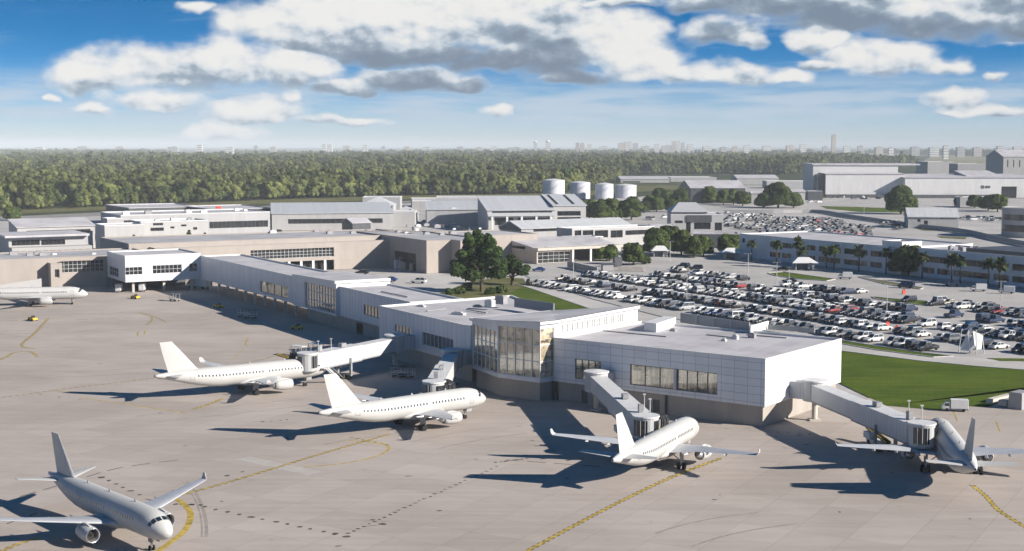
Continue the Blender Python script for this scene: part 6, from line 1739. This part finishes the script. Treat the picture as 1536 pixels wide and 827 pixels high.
for kind, colour, loc, rz in rest:
    for gi, geo in enumerate(CARS[kind]['mb']):
        cs, sn = math.cos(rz) * CSC, math.sin(rz) * CSC
        mb.mesh([(loc.x + x * cs - y * sn, loc.y + x * sn + y * cs, z * CSC) for x, y, z in geo.v], geo.f, keys.index(colour) if gi == 0 else len(keys))
o = mb.build('distant_parked_cars', [CM[k] for k in keys] + [CARGLASS], kind='stuff')
print('cars', len(slots), 'rest', len(rest))
# painted bay lines
PAINT = plain('white_bay_paint', (.62, .62, .6), .7, .2, var=.1)
mb = MB()
for m in rows:
    s0, s1 = smax(LIM[m][0], m), smax(min(LIM[m][1], 1560), m); s = s0 - 1.9
    while s < s1:
        strip(mb, [M * (m - 3.0) + D * s, M * (m + 3.0) + D * s], .14, -.112); s += 3.75
mb.build('bay_lines', PAINT, kind='structure')

# ------------------------------------------------------------------ trees
def leaf_mesh(name, lobes, n_per_area, leaf, mats, seed, trunk=None, core=True, tilt=.7):
    """crown of many leaf clumps on lobes (x,y,z,r,squash); index 0 leaves"""
    rg = np.random.default_rng(seed)
    V, F = [], []
    base = 0
    for (x, y, z, r, sq) in lobes:
        n = max(20, int(n_per_area * r * r))
        d = rg.normal(size=(n, 3)); d /= np.linalg.norm(d, axis=1)[:, None]
        d[:, 2] = np.where(d[:, 2] < -.55, -d[:, 2], d[:, 2])
        rad = r * (rg.uniform(.72, 1.06, n) ** 1.0)
        c = np.stack([x + d[:, 0] * rad, y + d[:, 1] * rad, z + d[:, 2] * rad * sq], 1)
        nr = d + rg.normal(size=(n, 3)) * tilt * .6
        nr /= np.linalg.norm(nr, axis=1)[:, None]
        a = np.cross(nr, rg.normal(size=(n, 3))); a /= np.linalg.norm(a, axis=1)[:, None]
        b = np.cross(nr, a)
        s = leaf * rg.uniform(.6, 1.35, n)[:, None]
        q = np.stack([c - a * s - b * s * .6, c + a * s * .8 - b * s * .7, c + a * s + b * s * .6, c - a * s * .7 + b * s * .8], 1)
        q[:, 0] -= nr * s * .25; q[:, 2] -= nr * s * .25
        V.append(q.reshape(-1, 3)); F.append(np.arange(base, base + 4 * n).reshape(-1, 4)); base += 4 * n
        if core:
            nu, nv = 8, 5
            pts = []
            for j in range(nv + 1):
                t = math.pi * j / nv
                for i in range(nu):
                    u = 2 * math.pi * i / nu; k = r * .70 * rg.uniform(.85, 1.12)
                    pts.append((x + k * math.sin(t) * math.cos(u), y + k * math.sin(t) * math.sin(u), z + k * sq * math.cos(t)))
            V.append(np.array(pts)); fs = []
            for j in range(nv):
                for i in range(nu):
                    fs.append((base + j * nu + i, base + (j + 1) * nu + i, base + (j + 1) * nu + (i + 1) % nu, base + j * nu + (i + 1) % nu))
            F.append(np.array(fs)); base += len(pts)
    V = np.concatenate(V); F = np.concatenate(F)
    me = bpy.data.meshes.new(name)
    tv = []; tf = []
    if trunk: tv, tf = trunk.v, trunk.f
    nv0 = len(V)
    allv = np.concatenate([V, np.array(tv).reshape(-1, 3)]) if tv else V
    me.vertices.add(len(allv)); me.vertices.foreach_set('co', allv.astype(np.float32).ravel())
    loops = list(F.ravel()); starts = list(range(0, 4 * len(F), 4)); k = 4 * len(F)
    for f in tf:
        starts.append(k); loops += [nv0 + i for i in f]; k += len(f)
    me.loops.add(len(loops)); me.loops.foreach_set('vertex_index', np.array(loops, dtype=np.int32))
    me.polygons.add(len(starts)); me.polygons.foreach_set('loop_start', np.array(starts, dtype=np.int32))
    for m in mats: me.materials.append(m)
    if tf: me.polygons.foreach_set('material_index', np.array([0] * len(F) + [1] * len(tf), dtype=np.int32))
    me.update(calc_edges=True); me.validate()
    return me

def lobes_round(rg, r, h, n, low=.3, jitter=.55, lr=(.38, .58)):
    """n lobes filling a rounded crown of radius r from low*h to h"""
    L = []
    for i in range(n):
        t = rg.uniform(0, 1); ang = rg.uniform(0, 2 * math.pi)
        zc = low * h + (1 - low) * h * (.18 + .66 * t)
        k = math.sqrt(max(.05, 1 - ((t - .38) / .72) ** 2))
        rr = r * k * jitter * math.sqrt(rg.uniform(.1, 1.3))
        q = r * rg.uniform(*lr)
        L.append((math.cos(ang) * rr, math.sin(ang) * rr, min(zc, h - q * .75), q, rg.uniform(.7, .95)))
    for i in range(max(4, n // 3)):
        a = 2 * math.pi * i / max(4, n // 3) + rg.uniform(-.3, .3); q = r * rg.uniform(.36, .5)
        L.append((math.cos(a) * r * .58, math.sin(a) * r * .58, low * h + q * .75, q, .9))
    L.append((0, 0, low * h + (1 - low) * h * .42, r * .70, min(1.3, .42 * h / r)))
    return L

def trunk_mb(h, r, limbs, rg, spread):
    q = MB(); q.tube((0, 0, -.2), (r * .4, 0, h * .45), r, r * .7, 8); q.tube((r * .4, 0, h * .45), (0, r * .3, h * .8), r * .7, r * .25, 8)
    for i in range(limbs):
        a = 2 * math.pi * i / limbs + rg.uniform(-.4, .4); z = h * rg.uniform(.3, .5)
        q.tube((r * .3, 0, z), (math.cos(a) * spread, math.sin(a) * spread, z + h * rg.uniform(.15, .3)), r * .45, r * .12, 6)
    return q

def tree(px, py, h, r, label, cat='tree', kind='mid', n=22, seed=0, name='broadleaf_tree', group=None, low=.10, loc=None, leaf=None, dens=None):
    c = loc if loc is not None else G(px, py)
    rg = np.random.default_rng(seed + 100)
    root = empty(name, c, label, cat, group)
    t = trunk_mb(h, max(.25, r * .07), 5, rg, r * .55)
    o = bpy.data.objects.new('trunk', t.data('trunk', MAT['trunk'])); COL.objects.link(o); o.parent = root
    me = leaf_mesh('crown', lobes_round(rg, r, h, n, low), dens or 28, leaf or .45, [MAT['leaf_oak' if kind == 'oak' else 'leaf_mid']], seed, tilt=.45)
    o = bpy.data.objects.new('crown', me); COL.objects.link(o); o.parent = root
    return root

def oak(px, py, lobes, h, label, seed):
    c = G(px, py); rg = np.random.default_rng(seed)
    root = empty('oak_tree', c, label, 'tree')
    t = trunk_mb(h * .8, .7, 8, rg, 6.0)
    o = bpy.data.objects.new('trunk', t.data('trunk', MAT['trunk'])); COL.objects.link(o); o.parent = root
    me = leaf_mesh('crown', lobes, 70, .36, [MAT['leaf_oak']], seed, core=True)
    o = bpy.data.objects.new('crown', me); COL.objects.link(o); o.parent = root
rg0 = np.random.default_rng(3)
L = []
for (x, z, r) in ((-7.5, 7.0, 3.6), (-3.5, 6.0, 3.8), (1, 6.4, 4.0), (5.5, 6.6, 3.6), (-5.5, 10.5, 3.8), (-1, 10.5, 4.4), (4.0, 10.4, 3.8), (-3.4, 14.4, 3.8), (1.0, 14.4, 4.0), (-3.2, 18.2, 2.9), (.4, 18.4, 3.1), (3.2, 17.2, 2.6), (-9.4, 9.6, 2.2), (7.6, 8.8, 2.4), (-1.6, 20.6, 1.9), (4.6, 13.6, 2.9), (-6.8, 13.4, 2.4), (2.4, 20.0, 1.6), (-4.4, 20.2, 1.4)):
    for k in range(2):
        L.append((x + rg0.uniform(-.8, .8), rg0.uniform(-3.5, 3.5), z + rg0.uniform(-.6, .6), r * rg0.uniform(.66, .95), .9))
oak(722, 438, L, 22, 'tallest dark green oak on the grass mound in front of the beige terminal', 5)
L = [(x + rg0.uniform(-.5, .5), rg0.uniform(-2.5, 2.5), z, r, .85) for (x, z, r) in ((-3.5, 5.5, 2.6), (0, 5.5, 2.8), (3.4, 5.2, 2.5), (-1.5, 8, 2.6), (2, 7.6, 2.4), (0, 10, 1.9), (4.8, 6.4, 1.6), (-2.6, 9.2, 1.6))]
oak(768, 428, L, 11, 'lower dark green oak beside the tallest oak, towards the car park', 6)
for k, (px, py, h, r, lb) in enumerate((
    (984, 383, 13, 8, 'dense dark tree, leftmost of the clump by the white colonnade'), (1004, 381, 14, 8.5, 'dense dark tree, middle of the clump by the white colonnade'), (1022, 382, 12.5, 7, 'dense tree at the right of the clump by the white colonnade'),
    (1040, 386, 10.5, 5.2, 'lighter small tree in front of the pyramid-roofed office'), (1055, 384, 10.5, 5.6, 'lighter round tree right in front of the office entrance bay'), (1092, 381, 10, 6, 'dark tree behind the left kiosk'), (1106, 380, 9, 4.6, 'dark tree between the left kiosk and the long white office'),
    (950, 397, 9.5, 6.2, 'lone young tree with an open light crown over the long planter'), (968, 396, 4, 3.0, 'low bush right of the lone young tree'), (914, 391, 8, 4.6, 'tree half under the entrance canopy, right end'), (900, 391, 7, 4, 'tree half under the entrance canopy, left of the end column'),
    (884, 330, 15, 8, 'dark tree left of the row behind the hall end'), (899, 331, 16, 8, 'second dark tree behind the hall end'), (917, 330, 16, 8.5, 'third dark tree behind the hall end'), (932, 330, 14, 7, 'fourth dark tree in the row behind the hall end'), (947, 330, 17, 8.5, 'rightmost dark tree in the row behind the hall end'),
    (988, 303, 13, 8, 'left of two umbrella-shaped trees on the road behind the tanks'), (1001, 304, 12, 7.5, 'right of two umbrella-shaped trees on the road behind the tanks'), (976, 314, 12, 7.5, 'small dark tree on the open road left of the pyramid-roofed office'), (985, 318, 12, 8, 'small dark tree just behind the road, beside its twin'), (1022, 306, 15, 9, 'dark tree behind the pyramid office roof'), (1008, 318, 11, 7, 'dark tree touching the left side of the pyramid office'), (966, 319, 9, 6, 'low round shrub by the open road'),
    (1035, 303, 12, 9, 'dark tree before the broad dark fronted warehouse'), (1064, 305, 16, 9, 'tall tree below the middle of the broad warehouse'), (1085, 307, 14, 8, 'light green tree right of the broad warehouse front'), (1100, 307, 14, 8, 'dark tree between the broad warehouse and the round tree'), (1114, 309, 13, 8, 'dark tree left of the grey store shed'), (1048, 302, 11, 8, 'low dark tree before the broad warehouse front'),
    (1145, 312, 13, 9, 'dark tree joined to the left of the large round tree'), (1167, 312, 22, 15, 'large round dark tree beyond the car lot wall'), (1190, 312, 13, 9, 'dark tree joined to the right of the large round tree'),
    (1351, 321, 22, 14, 'big round light-topped tree in front of the long white hangar'), (1462, 312, 11, 8, 'dark tree left of the trees by the cargo shed'), (1482, 316, 13, 9, 'dark tree beside the cargo shed'), (1496, 318, 15, 9, 'tall dark tree left of the round office'), (1440, 310, 9, 6, 'low tree behind the gate house roof'),
    (1346, 411, 10, 4.6, 'dark bush at the foot of the stair tower'), (1362, 413, 13, 7.5, 'largest dark bush tree between stair tower and right office'), (1352, 408, 9, 5, 'bush between its larger neighbour and the stair tower'),
    (18, 331, 10, 7, 'small dark tree at the far left end of the long low hall'), (1228, 300, 9, 6, 'small tree at the left end of the tall white hangar'), (700, 436, 3, 2.6, 'low round shrub on the mound left of the oaks'), (752, 440, 3, 2.8, 'low round shrub on the mound right of the tallest oak'), (675, 442, 2.4, 2.2, 'small shrub at the left tip of the grass mound'), (735, 442, 2.6, 2.6, 'shrub below the trunk of the tallest oak'), (690, 441, 2.4, 2.6, 'flat shrub in the middle of the mound'))):
    tree(px, py, h * .94, r * .88, lb, seed=k, n=24 if h > 6 else 8, leaf=(.62 if r > 9 else .5) if h > 6 else .3, low=.10 if h > 6 else .03, dens=26 if r > 5 else 34, name='broadleaf_tree' if h > 4.2 else 'shrub', cat='tree' if h > 4.2 else 'shrub')
def conifer(px, dd, h, label, seed):
    c = at(px, dd); root = empty('conifer', c, label, 'tree')
    q = MB(); q.tube((0, 0, 0), (0, 0, h * .9), .25, .08, 6); o = bpy.data.objects.new('trunk', q.data('trunk', MAT['trunk'])); COL.objects.link(o); o.parent = root
    L = [(math.sin(i * 2.4) * .5 * (1 - i / 9), math.cos(i * 2.4) * .5 * (1 - i / 9), h * (.16 + .095 * i), h * .26 * (1 - i / 10), .8) for i in range(9)]
    o = bpy.data.objects.new('crown', leaf_mesh('crown', L, 50, .35, [MAT['leaf_oak']], seed)); COL.objects.link(o); o.parent = root
conifer(201.5, 640, 11.5, 'pointed dark conifer, leftmost of the four behind the beige roof', 1); conifer(212, 640, 11, 'pointed dark conifer just right of the leftmost one behind the beige roof', 2)
conifer(284, 655, 13, 'third pointed conifer from the left, before the white office block', 3); conifer(308, 650, 12, 'rightmost pointed conifer, at the end of the white office block', 4)
# palms along the office front
def palm_proto(seed, h):
    rg = np.random.default_rng(seed)
    q = MB(); q.tube((0, 0, -.2), (.1, .05, h * .5), .28, .22, 8); q.tube((.1, .05, h * .5), (0, 0, h), .22, .2, 8)
    f = MB()
    for i in range(80):
        a = rg.uniform(0, 6.28); e = rg.uniform(-.75, 1.25); L_ = rg.uniform(2.0, 3.0)
        d = Vector((math.cos(a) * math.cos(e), math.sin(a) * math.cos(e), math.sin(e))); s = Vector((-math.sin(a), math.cos(a), 0))
        p = Vector((0, 0, h)); w = .10
        for k in range(3):
            n_ = p + d * (L_ / 3); w2 = (.42, .5, .12)[k]
            f.face([p - s * w, n_ - s * w2, n_ + s * w2, p + s * w]); p = n_; w = w2; d = (d + Vector((0, 0, -.38))).normalized()
    return q.data('trunk', MAT['trunk']), f.data('crown', MAT['leaf_palm'])
PP = [palm_proto(3, 7.0), palm_proto(4, 6.2), palm_proto(9, 7.6)]
for k, (px, py, j, lb) in enumerate(((1127, 391, 0, 'palm at the left end of the long white office'), (1165, 396.5, 0, 'palm before the first window pair of the office'), (1196, 401, 2, 'left palm of the close pair behind the kiosk'), (1203, 402, 1, 'right palm of the close pair behind the kiosk'), (1251, 404, 0, 'palm right of the office kiosk'), (1288, 408, 1, 'palm in the middle of the long office windows'),
        (1329, 411, 2, 'palm left of the dense bushes at the stair tower'), (1383, 418, 0, 'palm right of the dense bushes'), (1427, 424, 1, 'left palm of the close pair before the right office'), (1440, 425.5, 2, 'right palm of the close pair before the right office'), (1482, 430, 0, 'palm before the wide window band of the right office'), (1499, 432, 1, 'palm next to the last window of the right office'), (1240, 402, 1, 'small palm just behind the office kiosk'))):
    root = empty('palm_tree', G(px, py), lb, 'palm', 'palms along the office front', rz=k * 1.3)
    for nm, me in zip(('trunk', 'crown'), PP[j]):
        o = bpy.data.objects.new(nm, me); COL.objects.link(o); o.parent = root
    k_ = 1.12 + .12 * ((k * 7) % 3); root.scale = (k_, k_, k_)

# ------------------------------------------------------------------ the forest
FP = [(-300, 334), (-100, 322.5), (0, 316.5), (150, 309.5), (260, 305.5), (420, 299), (620, 293.5), (780, 291), (850, 289), (905, 276), (935, 263), (1000, 261.5), (1100, 261), (1180, 262), (1232, 257), (1260, 249), (1400, 245), (1480, 240), (1800, 238)]
FPX = [p[0] for p in FP]; FPD = [G(*p).y for p in FP]
def front(px): return float(np.interp(px, FPX, FPD))
BKX = [-300, 0, 250, 600, 820, 880, 1000, 1090, 1230, 1300, 1400, 1500, 1800]; BKD = [3900, 4200, 5000, 4700, 4400, 4200, 4000, 3500, 3600, 3300, 3200, 3400, 3400]
rgf = np.random.default_rng(21)
pts = []
y = 950.0
while y < 9500:
    sp = 11.5 if y < 1700 else 13 if y < 2400 else 15 if y < 3400 else 18 if y < 4800 else 24
    xs = np.arange(-.43 * y, .43 * y, sp)
    xs = xs + rgf.uniform(-.42, .42, len(xs)) * sp; ys = y + rgf.uniform(-.45, .45, len(xs)) * sp
    for x, yy in zip(xs, ys):
        px = CX + F_PX * x / (yy * CT + CAM_H * ST)
        fr = front(px)
        if yy < fr: continue
        if yy > float(np.interp(px, BKX, BKD)) * (1 + .08 * math.sin(px * .05) + .08 * math.sin(px * .013 + 1)):
            # broken woods between the fields further off
            if math.sin(x * .0021 + 1.3) + math.sin(yy * .0034 + x * .0007) + .6 * math.sin(x * .0062 - yy * .001) < .35: continue
        if rgf.random() < .07: continue
        if px > 860 and yy > fr + 900 and (math.sin(px * .021 + yy * .0023) + math.sin(yy * .0041 - px * .011)) > .9: continue
        pts.append((x, yy, min(1.15, max(1.0, sp / 13.0)) * (1 + .30 * math.sin(x * .031 + 2 * math.sin(yy * .017)) * math.sin(yy * .023 + x * .011)), yy - fr, px))
    y += sp
print('forest trees', len(pts))
vis = [i for i, p in enumerate(pts) if -40 < p[4] < 1580]
vis.sort(key=lambda i: pts[i][3] + max(0, pts[i][1] - 1450) * .25)
singles_ = set(vis[:285])
FK = bpy.data.collections.new('forest_tree_kinds'); COL.children.link(FK)
KINDS_ = []
for k, (r, h, n, lw) in enumerate(((7.6, 18, 9, .10), (6.4, 21, 9, .10), (8.8, 17, 11, .10), (5.6, 14, 7, .05), (7.0, 24, 10, .10), (9.8, 21, 12, .10))):
    rg = np.random.default_rng(60 + k)
    t = MB(); t.tube((0, 0, -.3), (0, 0, h * .6), .4, .2, 6)
    me = leaf_mesh('forest_tree', lobes_round(rg, r, h, n, lw, .80, (.32, .50)), 10, .60, [MAT['leaf_forest'], MAT['trunk']], 60 + k, trunk=t, tilt=.28)
    KINDS_.append(me)
FL = ['broad rounded green tree at the front edge of the forest beyond the runway', 'tall narrow green tree at the front edge of the forest beyond the runway', 'wide low-crowned green tree at the front edge of the forest', 'small round green tree at the front edge of the forest', 'tallest kind of green tree at the front edge of the forest', 'largest spreading green tree at the front edge of the forest']
first = {}
for i in sorted(singles_):
    x, yy, s, _, px = pts[i]; k = int(rgf.integers(0, 6))
    if _ < 14 and rgf.random() < .6: k = 3
    o = bpy.data.objects.new('forest_tree', KINDS_[k])
    if k not in first: first[k] = o; FK.objects.link(o)
    else: COL.objects.link(o)
    o.location = (x, yy, 0); o.rotation_euler = (0, 0, rgf.uniform(0, 6.28)); q = rgf.uniform(.8, 1.2); o.scale = (q, q, q * rgf.uniform(.9, 1.1))
    tag(o, FL[k], 'tree', 'trees along the front edge of the forest, ' + ('broad', 'narrow', 'low', 'small', 'tall', 'spreading')[k])
rest_ = [p for i, p in enumerate(pts) if i not in singles_]
me = bpy.data.meshes.new('forest')
me.from_pydata([(p[0], p[1], 0.0) for p in rest_], [], [])
at_s = me.attributes.new('size', 'FLOAT', 'POINT'); at_s.data.foreach_set('value', np.array([(p[2] ** .85) * rgf.uniform(.52, 1.2) for p in rest_], dtype=np.float32))
fo = bpy.data.objects.new('forest', me); COL.objects.link(fo); fo['kind'] = 'stuff'
ng = bpy.data.node_groups.new('forest_scatter', 'GeometryNodeTree')
ng.interface.new_socket('Geometry', in_out='INPUT', socket_type='NodeSocketGeometry'); ng.interface.new_socket('Geometry', in_out='OUTPUT', socket_type='NodeSocketGeometry')
gi, go_ = ng.nodes.new('NodeGroupInput'), ng.nodes.new('NodeGroupOutput')
ci = ng.nodes.new('GeometryNodeCollectionInfo'); ci.inputs['Collection'].default_value = FK; ci.inputs['Separate Children'].default_value = True; ci.inputs['Reset Children'].default_value = True
iop = ng.nodes.new('GeometryNodeInstanceOnPoints'); iop.inputs['Pick Instance'].default_value = True
rv = ng.nodes.new('FunctionNodeRandomValue'); rv.data_type = 'INT'
[s for s in rv.inputs if s.name == 'Min' and s.type == 'INT'][0].default_value = 0; [s for s in rv.inputs if s.name == 'Max' and s.type == 'INT'][0].default_value = 5
rr_ = ng.nodes.new('FunctionNodeRandomValue'); rr_.data_type = 'FLOAT_VECTOR'
[s for s in rr_.inputs if s.name == 'Max' and s.type == 'VECTOR'][0].default_value = (0.0, 0.0, 6.283); [s for s in rr_.inputs if s.name == 'Min' and s.type == 'VECTOR'][0].default_value = (0, 0, 0)
na = ng.nodes.new('GeometryNodeInputNamedAttribute'); na.data_type = 'FLOAT'; na.inputs[0].default_value = 'size'
lk = ng.links.new
lk(gi.outputs[0], iop.inputs['Points']); lk(ci.outputs[0], iop.inputs['Instance'])
lk([s for s in rv.outputs if s.type == 'INT'][0], iop.inputs['Instance Index']); lk([s for s in rr_.outputs if s.type == 'VECTOR'][0], iop.inputs['Rotation'])
lk([s for s in na.outputs if s.type == 'VALUE' and s.enabled][0], iop.inputs['Scale']); lk(iop.outputs[0], go_.inputs[0])
md = fo.modifiers.new('scatter', 'NODES'); md.node_group = ng
